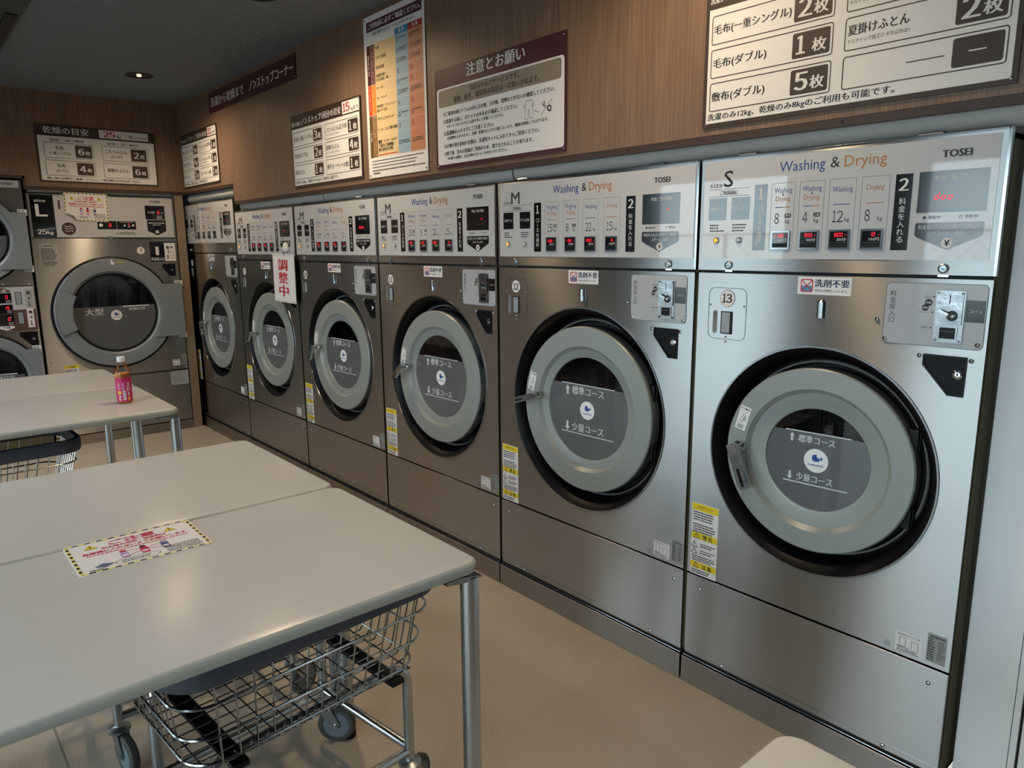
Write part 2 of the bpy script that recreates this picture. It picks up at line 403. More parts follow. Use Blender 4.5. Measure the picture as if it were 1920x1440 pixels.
# wood-laminate upper walls over the machines (stepped up over the tall ones), with a brown lower trim
b = MB()
for y0, y1, z0 in ((YN, 5.235, 1.822), (5.235, YB, 1.945)):
    b.box(XW, XW + 0.03, y0, y1, z0, ZC, WOOD); b.box(XW + 0.001, XW + 0.009, y0, y1, z0 - 0.022, z0, TRIMB)
b.box(XW + 0.001, XW + 0.009, 5.225, 5.245, 1.80, 1.945, TRIMB)
o = structure(b.build('wall_right'))
for y in [YB - 0.35 - 0.72 * i for i in range(9)]:
    if y > 0.3: 
        q = MB(); q.T = Matrix.Translation((XW, y, (1.933 if y > 5.235 else 1.811))) @ Matrix.Rotation(-PI / 2, 4, 'Z'); q.cyl(0, 0, 0.004, -0.001, 0.001, BLACKM, 10)
        q.build('trim_screw', o)
b = MB(); b.box(-1.10, 0.0, YB, YB + 0.03, 1.950, ZC, WOOD); b.box(XL, -1.10, YB, YB + 0.03, 2.02, ZC, WOOD)
b.box(-1.10, 0.0, YB + 0.001, YB + 0.05, 1.926, 1.950, TRIMB); b.box(XL, -1.10, YB + 0.001, YB + 0.05, 1.998, 2.02, TRIMB)
b.box(-1.112, -1.10, YB + 0.001, YB + 0.03, 1.926, 2.02, TRIMB)
structure(b.build('wall_back'))
slab('wall_back_lower', XL, -1.83, YB + 0.002, YB + 0.03, 0, 1.998, WOOD)
slab('wall_service_back', XL, 0.9, 7.2, 7.3, 0, ZC, WALLD)
slab('wall_service_right', 0.8, 0.9, 0.56, 7.2, 0, ZC, WALLD)
slab('trim_1', -0.094, -0.030, 6.34, 6.36, 0, 1.925, TAN)
# white wall beside the last machine, a seam, then the edge of a sliding door
b = MB(); b.box(0.062, 0.16, 0.428, 0.545, 0, 1.80, WALLW); b.box(0.064, 0.16, 0.412, 0.4265, 0, 1.80, WALLW)
structure(b.build('wall_white_return'))
slab('trim_2', 0.075, 0.16, 0.404, 0.412, 0, 1.80, BLACKM)
slab('wall_white', 0.060, 0.16, YN, 0.404, 0, 1.80, WALLW)
# shop-front wall on the left with two glazed openings, and the wall behind the camera with one
def glazed(axis, pos, spans, lo, hi, n0):
    """wall along `axis` at `pos` with openings 2.2 m high"""
    wb = MB(); k = n0
    edges = [lo] + [e for sp in spans for e in sp] + [hi]
    def bx(mb, a, c, t0, t1, z0, z1, m):
        if axis == 'y': mb.box(t0, t1, a, c, z0, z1, m)
        else: mb.box(a, c, t0, t1, z0, z1, m)
    for i in range(0, len(edges), 2): bx(wb, edges[i], edges[i + 1], pos - 0.12, pos, 0, ZC, WALLD)
    for a, c in spans: bx(wb, a, c, pos - 0.12, pos, 2.24, ZC, WALLD)
    structure(wb.build('wall_left' if axis == 'y' else 'wall_front'))
    for a, c in spans:
        fb = MB(); w = 0.045; nmul = max(1, round((c - a) / 1.4))
        for z0, z1 in ((0.0, 0.06), (2.18, 2.24)): bx(fb, a, c, pos - 0.09, pos - 0.03, z0, z1, FRAMEM)
        for i in range(nmul + 1):
            q = a + (c - a - w) * i / nmul; bx(fb, q, q + w, pos - 0.09, pos - 0.03, 0.06, 2.18, FRAMEM)
        f = structure(fb.build('window_%d' % k)); g = MB(); bx(g, a + w, c - w, pos - 0.063, pos - 0.057, 0.06, 2.18, WINGLASS); g.build('glass', f); k += 1
glazed('y', XL, OPEN, YN, 7.2, 1)
glazed('x', YN, [], XL, 0.06, 3)
slab('ground', -30, 30, -30, YN - 0.12, -0.14, -0.06, mat('paving', (120, 118, 114), 0.8))
slab('ground_street', -30, XL - 0.12, YN - 0.12, 30, -0.14, -0.06, mat('paving', (120, 118, 114), 0.8))
# chain-link fence outside, seen only as a reflection in the machine fronts
fb = MB(); FX = -9.5
fb.box(FX - 0.1, FX + 0.1, -6, 16, -0.06, 0.45, mat('concrete', (140, 138, 134), 0.8))
structure(fb.build('wall_street'))
fr = empty('chain_link_fence', (FX, 5, 0.455)); tag(fr, 'chain link fence on a low concrete wall outside the shop window', 'fence'); FENCEM = mat('fence_wire', (96, 102, 104), 0.5, 0.4)
fr.rotation_euler = (0, 0, PI / 2)
for i in range(9):
    p = MB(); p.zlathe(-10 + 2.5 * i, 0, [(0.03, 0), (0.03, 1.25)], FENCEM, 10); p.build('post', fr)
w = MB()
for i in range(-6, 90):
    x = -10 + 0.22 * i; w.tube([(x, 0, 0.02), (x + 1.2, 0, 1.22)], 0.004, FENCEM, 4); w.tube([(x + 1.2, 0, 0.02), (x, 0, 1.22)], 0.004, FENCEM, 4)
w.tube([(-10, 0, 1.22), (10, 0, 1.22)], 0.02, FENCEM, 6); w.build('wire_mesh', fr)

# grey tube packing between the machines and the wood, in lengths
def packing(label, p0, p1, r, group):
    b = MB(); b.tube([p0, p1], r, PIPE, 14); return tag(b.build('grey_packing_tube'), label, 'tube', group)
PG = 'grey packing tubes above the machines'
for (y0, y1), l in zip(((0.46, 2.27), (2.28, 3.92), (3.93, 5.20)), ('grey round packing tube above the two nearest washer dryers', 'grey round packing tube in the middle of the long washer row', 'grey round packing tube above machine 9 beside the step')):
    packing(l, (0.031, y0, 1.788), (0.031, y1, 1.788), 0.030, PG)
packing('grey round packing tube over the tall machine 8 in the corner', (0.036, 5.25, 1.894), (0.036, 6.31, 1.894), 0.036, PG)
packing('grey round packing tube over the large dryer 7', (-1.09, 6.392, 1.933), (-0.03, 6.392, 1.933), 0.030, PG)

# ------------------------------------------------------------------ ceiling: spotlights, air conditioner
def downlight(x, y, label, power=14, tilt=(0, 0), col=(1.0, 0.74, 0.48), spread=110, soft=0.05):
    t = empty('ceiling_spotlight', (x, y, ZC)); tag(t, label, 'light', 'recessed ceiling spotlights')
    b = MB(); b.zlathe(0, 0, [(0.082, 0.0), (0.084, -0.004), (0.072, -0.006), (0.068, 0.0)], BLACKM, 32); b.build('trim_ring', t)
    b = MB(); b.zlathe(0, 0, [(0.070, -0.001), (0.045, -0.0008), (0.001, -0.0006)], CHROME, 32); b.build('reflector', t)
    b = MB(); b.zlathe(0, 0, [(0.014, -0.002), (0.012, -0.007), (0.001, -0.009)], mat('lamp_warm', (255, 220, 170), 0.4, emit=(255, 196, 128), es=5), 16); b.build('lamp', t)
    l = bpy.data.lights.new('spot', 'SPOT'); l.energy = power; l.color = col; l.spot_size = math.radians(spread); l.spot_blend = 1.0; l.shadow_soft_size = soft
    o = bpy.data.objects.new('lamp_beam', l); COL.objects.link(o); o.parent = t; o.location = (0, 0, -0.03); o.rotation_euler = (tilt[0], tilt[1], 0)
for y, l in ((5.4, 'recessed round ceiling spotlight near the far corner'), (3.4, 'recessed ceiling spotlight above the middle washers'), (1.42, 'recessed ceiling spotlight above the nearest washer dryer')):
    downlight(-0.52, y, l, 58 if y > 3 else 46, (0, -0.06), (1.0, 0.74, 0.46), 158, 0.05)
for x, y, l in ((-2.3, 5.7, 'added unseen ceiling fill lamp in front of the stacked dryer'), (-2.5, 3.0, 'added unseen ceiling fill lamp above the table with the bottle'), (-1.9, 0.5, 'added unseen ceiling fill lamp above the front table'), (-4.0, 4.2, 'added unseen ceiling fill lamp on the shop window side'), (-4.0, 1.8, 'added unseen ceiling fill lamp by the front shop window')):  # out-of-view fill lamps, added to brighten tables, floor and back wall
    downlight(x, y, l, 115 if y > 5 else 80 if y == 3.0 else 40, (0, 0), (0.98, 0.99, 1.0), 150, 0.12)
t = empty('ceiling_air_conditioner', (-1.86, 4.65, ZC)); tag(t, 'dark flat ceiling air conditioner panel at the left picture edge', 'air conditioner')
b = MB(); b.box(-0.56, 0.56, -0.62, 0.62, -0.03, 0.0, mat('ac_panel', (50, 54, 58), 0.5)); b.build('panel', t, 0.006)
for k in range(4):
    g = MB(); g.box(-0.36, 0.36, 0.49, 0.54, -0.036, -0.03, BLACKM); o = g.build('air_louvre', t); o.rotation_euler = (0, 0, k * PI / 2)
g = MB(); g.box(-0.33, 0.33, -0.38, 0.38, -0.035, -0.03, BLACKM); g.build('intake_grille', t)

# ------------------------------------------------------------------ washer-dryers of the right wall
RINGM = mat('rim_steel', (152, 154, 156), 0.22, 1.0)
def arrow(mb, x, z0, z1, up, w, y, m):
    h = z1 - z0; sw = w * 0.32
    if up: P = [(x - sw / 2 * 1.4, z0), (x + sw / 2 * 1.4, z0), (x + sw / 2 * 1.4, z1 - h * .42), (x + w / 2, z1 - h * .42), (x, z1), (x - w / 2, z1 - h * .42), (x - sw / 2 * 1.4, z1 - h * .42)]
    else: P = [(x, z0), (x + w / 2, z0 + h * .42), (x + sw / 2 * 1.4, z0 + h * .42), (x + sw / 2 * 1.4, z1), (x - sw / 2 * 1.4, z1), (x - sw / 2 * 1.4, z0 + h * .42), (x - w / 2, z0 + h * .42)]
    mb.flat(P, y, m)
def nano_logo(mb, cx, cz, r, y):
    mb.disc(cx, cz, r, y, PAPER, 36); e = 0.0003
    mb.disc(cx - 0.05 * r, cz + 0.22 * r, 0.30 * r, y - e, BLUE); mb.disc(cx + 0.22 * r, cz + 0.42 * r, 0.17 * r, y - 2 * e, PAPER)
    mb.disc(cx + 0.16 * r, cz + 0.10 * r, 0.15 * r, y - 2 * e, BLUE); mb.disc(cx + 0.42 * r, cz + 0.22 * r, 0.11 * r, y - 2 * e, BLUE)
    mb.text('nanoe', cx, cz - 0.45 * r, 0.2 * r, y - e, BLUE, w=1.25 * r, align='c', bold=0.05)
def drum(cx, cz, r, depth, root, key):
    b = MB(); k = 10
    b.lathe(cx, cz, [(r, 0.17), (r, depth), (r * 0.25, depth + 0.03), (0.001, depth + 0.03)], DRUM, 64)
    for i in range(4):
        a = PI / 2 * i + 0.5; c, q = math.cos(a), math.sin(a)
        P = [(cx + c * r - q * 0.03, cz + q * r + c * 0.03), (cx + c * (r - 0.06), cz + q * (r - 0.06)), (cx + c * r + q * 0.03, cz + q * r - c * 0.03)]
        b.prism(P, 0.18, depth, STEEL_P)
    return b.build('drum', root, key=key)
def handle_obj(door, R, ang, key):
    """chrome lever: round boss and a tapered grip pointing at `ang` from its pivot"""
    h = MB(); h.lathe(0, 0, [(0.020, 0.002), (0.020, -0.012), (0.012, -0.018), (0.011, -0.034), (0.016, -0.036), (0.017, -0.048), (0.010, -0.053), (0.0005, -0.054)], CHROME, 24)
    L = 0.128; prof = [(-0.016, 0.014), (0.02, 0.016), (0.05, 0.013), (0.055, 0.016), (L - 0.01, 0.016), (L, 0.008)]
    c, q = math.cos(ang), math.sin(ang); up = []; lo = []
    for t, w in prof: up.append((c * t - q * w, q * t + c * w)); lo.append((c * t + q * w, q * t - c * w))
    P = lo + up[::-1]; h.prism(P, -0.056, -0.040, CHROME)
    h.line(c * 0.062, q * 0.062, c * 0.118, q * 0.118, 0.010, -0.0565, BLACKG)
    o = h.build('door_handle', door, 0.003); return o

def washer(root, W, size, number, prices, kgs, fee, zc_, zm_, cx, cz, R0, R, rg, rgl, tilt, hang, lamp_on, x1, x2, xs, xc, xt, plinth):
    """front coordinates, origin at floor level on the left front edge. x1.. = where the column groups stand"""
    Wl = W - (0.007 if size == 'S' else 0.0)
    top = 1.756 + zc_; sp = 1.417 + zm_; S = size
    g = 0.005
    # body shell and plinth
    b = MB(); z0 = 0.10
    for bx in ((g, g + 0.012, 0.014, 0.72, z0, top - 0.012), (W - g - 0.012, W - g, 0.014, 0.72, z0, top - 0.012), (g, W - g, 0.014, 0.72, top - 0.024, top - 0.012), (g, W - g, 0.70, 0.72, z0, top), (g, W - g, 0.03, 0.70, z0, z0 + 0.012)):
        b.box(*bx, BODY)
    b.box(g + 0.012, W - g - 0.012, 0.012, 0.020, sp - 0.010, sp + 0.012, BLACKM); b.box(g + 0.012, W - g - 0.012, 0.012, 0.020, 0.385, 0.415, BLACKM)
    b.build('body', root, key=('body', S, W))
    b = MB(); b.box(0.004, W - 0.004, -0.012, 0.04, 0.0, 0.094, STEEL_D); b.box(0.004, W - 0.006, -0.004, 0.03, 0.094, 0.0985, STEEL_P)
    b.box(0.006, W - 0.006, 0.002, 0.03, 0.0985, 0.106, BLACKM)
    b.build('plinth', root, 0.002, key=('plinth', S, W))
    b = MB(); b.box(0.006, W - 0.010, 0.0, 0.012, 0.127, 0.400, STEEL); b.box(0.006, W - 0.010, 0.0015, 0.012, 0.106, 0.126, STEEL)
    b.build('lower_panel', root, 0.0012, key=('low', S, W))
    for x, z in ((0.058, 0.356), (Wl - 0.048, 0.357), (0.155, 0.116), (Wl - 0.145, 0.117)): screw(root, x, z, 0.0, 0.0062)
    # door panel with its round opening
    b = MB(); plate_hole(b, 0.006, W - 0.010, 0.407, sp - 0.003, cx, cz, R0, 0.0, STEEL)
    if S == 'L': b.box(0.124, 0.1255, -0.0002, 0.001, 0.407, sp - 0.003, BLACKM)
    b.build('front_panel', root, key=('mid', S, W))
    b = MB(); k = R0
    b.lathe(cx, cz, [(k + 0.003, 0.0), (k + 0.002, -0.003), (k - 0.003, -0.003), (k - 0.004, 0.0)], RINGM)
    b.lathe(cx, cz, [(k - 0.004, 0.001), (k - 0.010, 0.006), (k - 0.030, 0.026), (k - 0.042, 0.060), (k - 0.046, 0.080)], BLACKBOWL)
    b.lathe(cx, cz, [(k - 0.045, 0.082), (k - 0.046, 0.070), (k - 0.049, 0.066), (k - 0.052, 0.068), (k - 0.053, 0.084)], LIP); b.lathe(cx, cz, [(k - 0.053, 0.084), (k - 0.060, 0.098), (rgl + 0.040, 0.104), (rgl + 0.036, 0.15), (k - 0.085, 0.17)], BLACKM)
    b.build('door_surround', root, key=('bowl', S if S == 'S' else 'M', cx))
    drum(cx, cz, k - 0.084, 0.45, root, ('drum', cx))
    # door: painted ring with a pressed groove, window, film, handle
    d = empty('door', (cx, 0.008, cz), tilt); d.parent = root
    b = MB()
    b.lathe(0, 0, [(R - 0.012, 0.052), (R - 0.002, 0.050), (R, 0.046), (R, 0.004), (R - 0.004, 0.0), (rg, 0.0), (rg - 0.013, 0.014), (rgl + 0.010, 0.017), (rgl + 0.002, 0.019), (rgl, 0.024)], DOORG, 112)
    b.lathe(0, 0, [(R - 0.012, 0.052), (rgl + 0.03, 0.060), (rgl, 0.05), (rgl, 0.024)], BLACKM, 64)
    dr = b.build('door_ring', root, key=('ring', R)); dr.location = (cx, 0.008, cz); dr.rotation_euler = (0, 0, tilt); bpy.data.objects.remove(d); d = dr; d.name = 'door'
    b = MB(); b.disc(0, 0, rgl, 0.024, GLASS, 64); b.build('door_glass', d, key=('glass', rgl))
    b = MB(); zl = (0.078 if S == 'S' else 0.090); y = 0.0232; a0 = math.asin(zl / rgl)
    n = 60; A = [PI - a0 + (PI + 2 * a0) * i / n for i in range(n + 1)]
    b.flat([(rgl * 0.998 * math.cos(a), rgl * 0.998 * math.sin(a)) for a in A], y, WINFILM)
    y -= 0.0006; q = 1.0 if S == 'S' else 1.35
    hw = 0.095 if S == 'S' else 0.134
    b.box(-hw, hw, y, y + 0.0004, zl - 0.001, zl + 0.0025, TINT); zb = -0.078 if S == 'S' else -0.105; b.box(-hw, hw, y, y + 0.0004, zb - 0.001, zb + 0.0025, TINT)
    if S == 'S':
        arrow(b, -0.075, 0.046, 0.072, True, 0.016, y, TINT); b.text('標準コース', -0.055, 0.046, 0.022, y, TINT, w=0.106, bold=0.03)
        arrow(b, -0.075, -0.073, -0.047, False, 0.016, y, TINT); b.text('少量コース', -0.055, -0.070, 0.022, y, TINT, w=0.106, bold=0.03); nano_logo(b, 0.0, -0.002, 0.0355, y)
    else:
        arrow(b, -0.103, 0.046, 0.083, True, 0.024, y, TINT); b.text('標準コース', -0.078, 0.050, 0.031, y, TINT, w=0.160, bold=0.03)
        arrow(b, -0.103, -0.100, -0.062, False, 0.024, y, TINT); b.text('少量コース', -0.078, -0.096, 0.031, y, TINT, w=0.160, bold=0.03); nano_logo(b, 0.0, -0.006, 0.036, y)
    b.build('window_print', d, key=('film', S if S == 'S' else 'M'))
    b = MB(); lx, lz = (-0.222, 0.094) if S == 'S' else (-0.278, 0.078); b.T = Matrix.Translation((lx, -0.0006, lz)) @ Matrix.Rotation(0.26, 4, 'Y')
    b.rect(-0.0175, 0.0175, -0.038, 0.038, 0, PAPER); b.text('ドア操作', 0, 0.027, 0.006, -0.0003, INK, w=0.028, align='c', bold=0.04)
    b.line(-0.007, -0.012, -0.002, 0.014, 0.0012, -0.0003, INK); b.line(-0.002, 0.014, 0.006, 0.010, 0.0012, -0.0003, INK); b.line(0.006, 0.010, 0.001, -0.014, 0.0012, -0.0003, INK); b.line(-0.007, -0.012, 0.001, -0.014, 0.0012, -0.0003, INK)
    b.annulus(0.006, -0.002, 0.0030, 0.0046, -0.0003, INK, 14); b.text('ひらく', 0.004, 0.017, 0.004, -0.0003, INK, w=0.008); b.lines(-0.010, 0.011, -0.022, 3, 0.0045, 0.0026, -0.0003, INK, 3)
    b.build('instruction_label', d, key=('dlab', S if S == 'S' else 'M'))
    h = handle_obj(d, R, hang, None); h.location = (-0.226 if S == 'S' else -0.240, 0.0, 0.004 if S == 'S' else 0.026); h.scale = (1, 1, 1) if S == 'S' else (0.76, 1.0, 0.76)
    for zz in (0.11, -0.11):
        b = MB(); b.cyl(0, 0, 0.011, 0.0, 0.0, BLACKP, 4) if False else None; b.box(-0.006, 0.020, 0.016, 0.046, -0.028, 0.028, BLACKP); b.tube([(0.020, 0.03, -0.03), (0.020, 0.03, 0.03)], 0.005, BLACKP, 10)
        o = b.build('hinge', d, 0.002, key=('hinge', S)); o.location = (math.sqrt(R * R - zz * zz) - 0.004, 0, zz)
    # small hook lamp over the door
    b = MB(); zt = 1.322 + zm_
    for j in range(10):
        a0, a1 = PI * j / 10, PI * (j + 1) / 10; r0, z0, z1 = 0.0125, -0.024, 0.020
        A = [(-r0 * math.cos(a), -0.010 * math.sin(a)) for a in (a0, a1)]; T_ = [(x * 0.7, y * 0.5) for x, y in A]
        b.add([(A[0][0], A[0][1], z0), (A[1][0], A[1][1], z0), (A[1][0], A[1][1], z1), (A[0][0], A[0][1], z1), (T_[1][0], T_[1][1], z1 + 0.006), (T_[0][0], T_[0][1], z1 + 0.006), (0, 0, z0)], [(0, 1, 2, 3), (3, 2, 4, 5), (1, 0, 6)], RINGM, True)
    o = b.build('indicator_lamp', root, key='hook'); o.location = (cx - 0.003, 0, zt)
    # "no detergent" sticker
    b = MB(); y = -0.0005; b.rect(-0.076, 0.076, -0.0245, 0.0245, y, PAPER); y -= 0.0003
    b.rrect(-0.067, -0.031, -0.018, 0.018, 0.005, y, y + 0.0001, RED); b.rrect(-0.064, -0.034, -0.015, 0.015, 0.003, y - 0.0002, y, PAPER)
    b.flat([(-0.064, -0.015), (-0.034, -0.015), (-0.034, -0.003), (-0.040, 0.002), (-0.045, -0.002), (-0.052, 0.003), (-0.059, -0.002), (-0.064, 0.0)], y - 0.0004, mat('ink_skyblue', (70, 140, 185), 0.5))
    b.line(-0.063, -0.014, -0.035, 0.014, 0.0028, y - 0.0006, RED); b.line(-0.063, 0.014, -0.035, -0.014, 0.0028, y - 0.0006, RED)
    b.text('洗剤不要', -0.026, -0.003, 0.020, y, mat('ink_navy', (20, 30, 70), 0.5), w=0.096, bold=0.045); b.text('洗剤は自動投入されます。', -0.026, -0.0165, 0.0075, y, INK, w=0.094)
    o = b.build('detergent_sticker', root, key='stk'); o.location = (cx, 0, 1.386 + zm_)
    # number plate with confirmation slot
    b = MB(); y = -0.0006; P = rr(-0.066, 0.067, -0.077, 0.082, 0.022, 6)
    A = P; Bq = rr(-0.0645, 0.0655, -0.0755, 0.0805, 0.0205, 6); n = len(A)
    b.add([(x, y, z) for x, z in A + Bq], [(i, (i + 1) % n, (i + 1) % n + n, i + n) for i in range(n)], GREYD)
    b.disc(0, 0.050, 0.0265, y, GREYD, 36); b.disc(0, 0.050, 0.0252, y - 0.0006, PAPER, 36)
    b.num(number, 0, 0.0365, 0.027, y - 0.0010, mat('ink_dark_maroon', (58, 26, 32), 0.5), 0.032 if len(number) > 1 else 0.016, 'c', 0.05)
    b.rect(-0.0205, 0.0215, -0.060, 0.010, y, BLACKM); b.rect(-0.017, 0.0115, -0.0565, 0.0065, y - 0.0003, mat('lens_grey', (150, 156, 164), 0.3))
    b.rrect(-0.049, -0.033, -0.060, 0.012, 0.007, y, y + 0.0002, mat('tag_grey', (138, 142, 142), 0.5)); b.vtext('確認ランプ', -0.041, -0.055, 0.008, 0.010, y - 0.0004, INK)
    o = b.build('number_plate', root, key=None); o.location = (0.113, 0, 1.288 + zm_)
    for x, z in ((-0.059, 0.028), (0.059, 0.028), (0, -0.069), (0, -0.083)): screw(root, 0.113 + x, 1.288 + zm_ + z, -0.0006, 0.0034, ZINC)
    # coin panel
    b = MB(); y = -0.0012; w = 0.232
    b.prism(rr(0.0, w, -0.156, 0.0, 0.012, 5), y, 0.0, FILM_L); b.ring_rect(0.0, w, -0.156, 0.0, 0.012, 0.0012, y - 0.0002, GREYD)
    b.vtext('料金投入口', 0.019, -0.104, -0.020, 0.0145, y - 0.0003, INK)
    b.rect(0.187, w - 0.003, -0.090, -0.038, y - 0.0003, BLACKG); b.text('コイン', 0.210, -0.068, 0.008, y - 0.0005, WHITE, w=0.026, align='c')
    b.text('投入口', 0.095, -0.036, 0.0055, y - 0.0003, INK, w=0.015); b.flat([(0.113, -0.036), (0.118, -0.0335), (0.113, -0.031)], y - 0.0003, INK)
    b.disc(0.104, -0.0475, 0.0088, y - 0.0003, INK); b.disc(0.0970, -0.0605, 0.0080, y - 0.0003, INK); b.text('500', 0.104, -0.050, 0.005, y - 0.0005, PAPER, w=0.0125, align='c'); b.text('100', 0.0970, -0.063, 0.005, y - 0.0005, PAPER, w=0.0115, align='c')
    b.text('つまりレバー', 0.082, -0.074, 0.005, y - 0.0003, INK, w=0.028); b.flat([(0.113, -0.074), (0.118, -0.0715), (0.113, -0.069)], y - 0.0003, INK)
    b.text('返却口', 0.092, -0.112, 0.0055, y - 0.0003, INK, w=0.016); b.flat([(0.112, -0.112), (0.117, -0.1095), (0.112, -0.107)], y - 0.0003, INK)
    cp = b.build('coin_panel', root, key='coin'); cp.location = (xc, 0, 1.403 + zm_)
    b = MB(); b.prism(rr(0.121, 0.186, -0.143, -0.017, 0.006, 4), y - 0.003, y, RINGM); b.prism(rr(0.125, 0.182, -0.100, -0.021, 0.005, 4), y - 0.007, y - 0.003, STEEL_C)
    b.box(0.1525, 0.1548, y - 0.0076, y - 0.007, -0.048, -0.026, BLACKM); b.lathe(0.161, -0.077, [(0.013, y - 0.007), (0.012, y - 0.010), (0.008, y - 0.008), (0.007, y - 0.016), (0.001, y - 0.018)], STEEL_P, 20)
    b.T = Matrix.Translation((0.161, 0, -0.077)) @ Matrix.Rotation(0.45, 4, 'Y'); b.box(-0.030, 0.0, y - 0.016, y - 0.011, -0.003, 0.003, CHROME); b.T = Matrix.Identity(4)
    b.box(0.132, 0.175, y - 0.005, y - 0.003, -0.136, -0.103, RINGM); b.box(0.136, 0.171, y - 0.0056, y - 0.005, -0.133, -0.106, BLACKP); b.box(0.139, 0.168, y - 0.0062, y - 0.0056, -0.116, -0.1145, GREY)
    for x, z in ((0.127, -0.0225), (0.180, -0.0225), (0.127, -0.138), (0.180, -0.138)): b.lathe(x, z, [(0.003, y - 0.003), (0.0025, y - 0.0085), (0.0003, y - 0.009)], STEEL_P, 10)
    b.build('coin_mechanism', cp, 0.0006, key='mech')
    for x, z in ((xc + 0.006, 1.257), (xc + w - 0.012, 1.259), (xc - 0.017, 1.305)): screw(root, x, z + zm_, -0.0012, 0.006)
    # key recess below
    b = MB(); zt = 1.228 + zm_
    P = [(0.063, -0.099), (0.099, -0.099), (0.100, -0.002), (0.098, 0.0), (0.002, 0.0), (0.0, -0.002), (0.0, -0.028)]
    O = P; I = [(0.0655, -0.094), (0.0955, -0.094), (0.096, -0.006), (0.0955, -0.005), (0.005, -0.005), (0.0045, -0.006), (0.0045, -0.0255)]
    n = len(P); b.add([(x, -0.003, z) for x, z in O + I], [(i, (i + 1) % n, (i + 1) % n + n, i + n) for i in range(n)], BLACKP)
    b.add([(x, -0.003, z) for x, z in O] + [(x, 0.0, z) for x, z in O], [(i, i + n, (i + 1) % n + n, (i + 1) % n) for i in range(n)], BLACKP)
    b.add([(x, -0.003, z) for x, z in I] + [(x, -0.0004, z) for x, z in I], [(i, (i + 1) % n, (i + 1) % n + n, i + n) for i in range(n)], BLACKP); b.flat(I, -0.0004, BLACKBOWL)
    b.lathe(0.082, -0.044, [(0.0125, -0.0004), (0.012, -0.004), (0.007, -0.006), (0.006, -0.004), (0.0005, -0.004)], CHROME, 20); b.line(0.082, -0.048, 0.082, -0.040, 0.002, -0.0064, BLACKM)
    o = b.build('lock_recess', root, key='tri'); o.location = (xt, 0, zt)
    for x, z in ((-0.009, -0.006), (0.108, -0.008)): screw(root, xt + x, zt + z, 0, 0.0062)
    # warning label (bottom left) and rating labels (bottom right)
    b = MB(); y = -0.0005; hh = 0.252; b.rect(0, 0.102, -hh, 0, y, PAPER)
    for z0, t in ((-0.014, '必ずお守りください'), (-0.115, '⚠ 警告'), (-0.219, '⚠ 注意')):
        b.rect(0.001, 0.101, z0 - (0.012 if z0 > -0.05 else 0.010), z0 + 0.012, y - 0.0002, YEL)
        if z0 > -0.05: b.text(t, 0.051, z0 - 0.005, 0.010, y - 0.0004, INK, w=0.060, align='c')
        else: b.text(t[2], 0.046, z0 - 0.008, 0.015, y - 0.0004, INK, w=0.016, bold=0.04); b.text(t[3], 0.067, z0 - 0.008, 0.015, y - 0.0004, INK, w=0.016, bold=0.04); tri_mark(b, 0.022, z0 + 0.001, 0.012, y - 0.0004, INK, YEL)
    b.lines(0.006, 0.096, -0.030, 4, 0.0085, 0.0045, y - 0.0003, INK, 5); b.lines(0.006, 0.096, -0.072, 4, 0.0085, 0.0045, y - 0.0003, INK, 6)
    for z0 in (-0.145, -0.168): tri_mark(b, 0.014, z0, 0.013, y - 0.0004, INK, PAPER); b.lines(0.036, 0.094, z0 + 0.006, 2, 0.008, 0.0042, y - 0.0003, INK, 7)
    b.rect(0.002, 0.100, -0.1565, -0.156, y - 0.0003, GREY); b.rect(0.002, 0.100, -0.180, -0.1795, y - 0.0003, GREY); b.rect(0.027, 0.0275, -0.180, -0.126, y - 0.0003, GREY)
    b.lines(0.006, 0.096, -0.184, 3, 0.0075, 0.0042, y - 0.0003, INK, 8); b.lines(0.006, 0.080, -0.234, 2, 0.008, 0.0045, y - 0.0003, INK, 9)
    o = b.build('warning_label', root, key='warn'); o.location = (0.017, 0, 0.658)
    b = MB(); b.rrect(0, 0.068, -0.057, 0, 0.003, y, 0, PAPER); yy = y - 0.0003; b.text('洗濯乾燥機の安全上のご注意', 0.003, -0.009, 0.005, yy, INK, w=0.058); b.lines(0.006, 0.062, -0.047, 2, 0.005, 0.0028, yy, INK, 12)
    b.ring_rect(0.010, 0.026, -0.040, -0.014, 0.002, 0.0012, yy, LINEG); b.ring_rect(0.040, 0.058, -0.044, -0.018, 0.002, 0.0012, yy, LINEG); b.lines(0.004, 0.034, -0.041, 1, 0.005, 0.003, yy, INK, 13)
    o = b.build('rating_label', root, key='rat1'); o.location = (Wl - 0.138, 0, 0.473)
    b = MB(); b.rrect(0, 0.046, -0.080, 0, 0.002, y, 0, mat('silver_label', (150, 154, 152), 0.4)); b.lines(0.006, 0.042, -0.006, 1, 0.005, 0.004, yy, INK, 14); b.lines(0.002, 0.020, -0.014, 9, 0.007, 0.0034, yy, INK, 15, 0.4); b.lines(0.026, 0.042, -0.017, 8, 0.007, 0.0034, yy, LINEG, 16, 0.4)
    o = b.build('rating_plate', root, key='rat2'); o.location = (Wl - 0.060, 0, 0.499)
    b = MB(); b.ring_rect(0, 0.014, 0, 0.016, 0.004, 0.0012, y, mat('ink_green', (30, 110, 80), 0.5)); b.text('RI', 0.007, 0.004, 0.007, y, BLUE, w=0.007, align='c'); o = b.build('test_mark', root, key='mark'); o.location = (Wl - 0.165, 0, 0.418)
    # ---- control panel
    b = MB(); b.box(0.004, W - 0.006, -0.002, 0.014, sp + 0.006, top, STEEL); b.box(0.004, W - 0.006, -0.0026, -0.002, top - 0.005, top, STEEL_P); b.box(W - 0.013, W - 0.006, -0.0026, -0.002, sp + 0.006, top, STEEL_P)
    cpn = b.build('control_panel', root, 0.0015, key=('ctl', S, W))
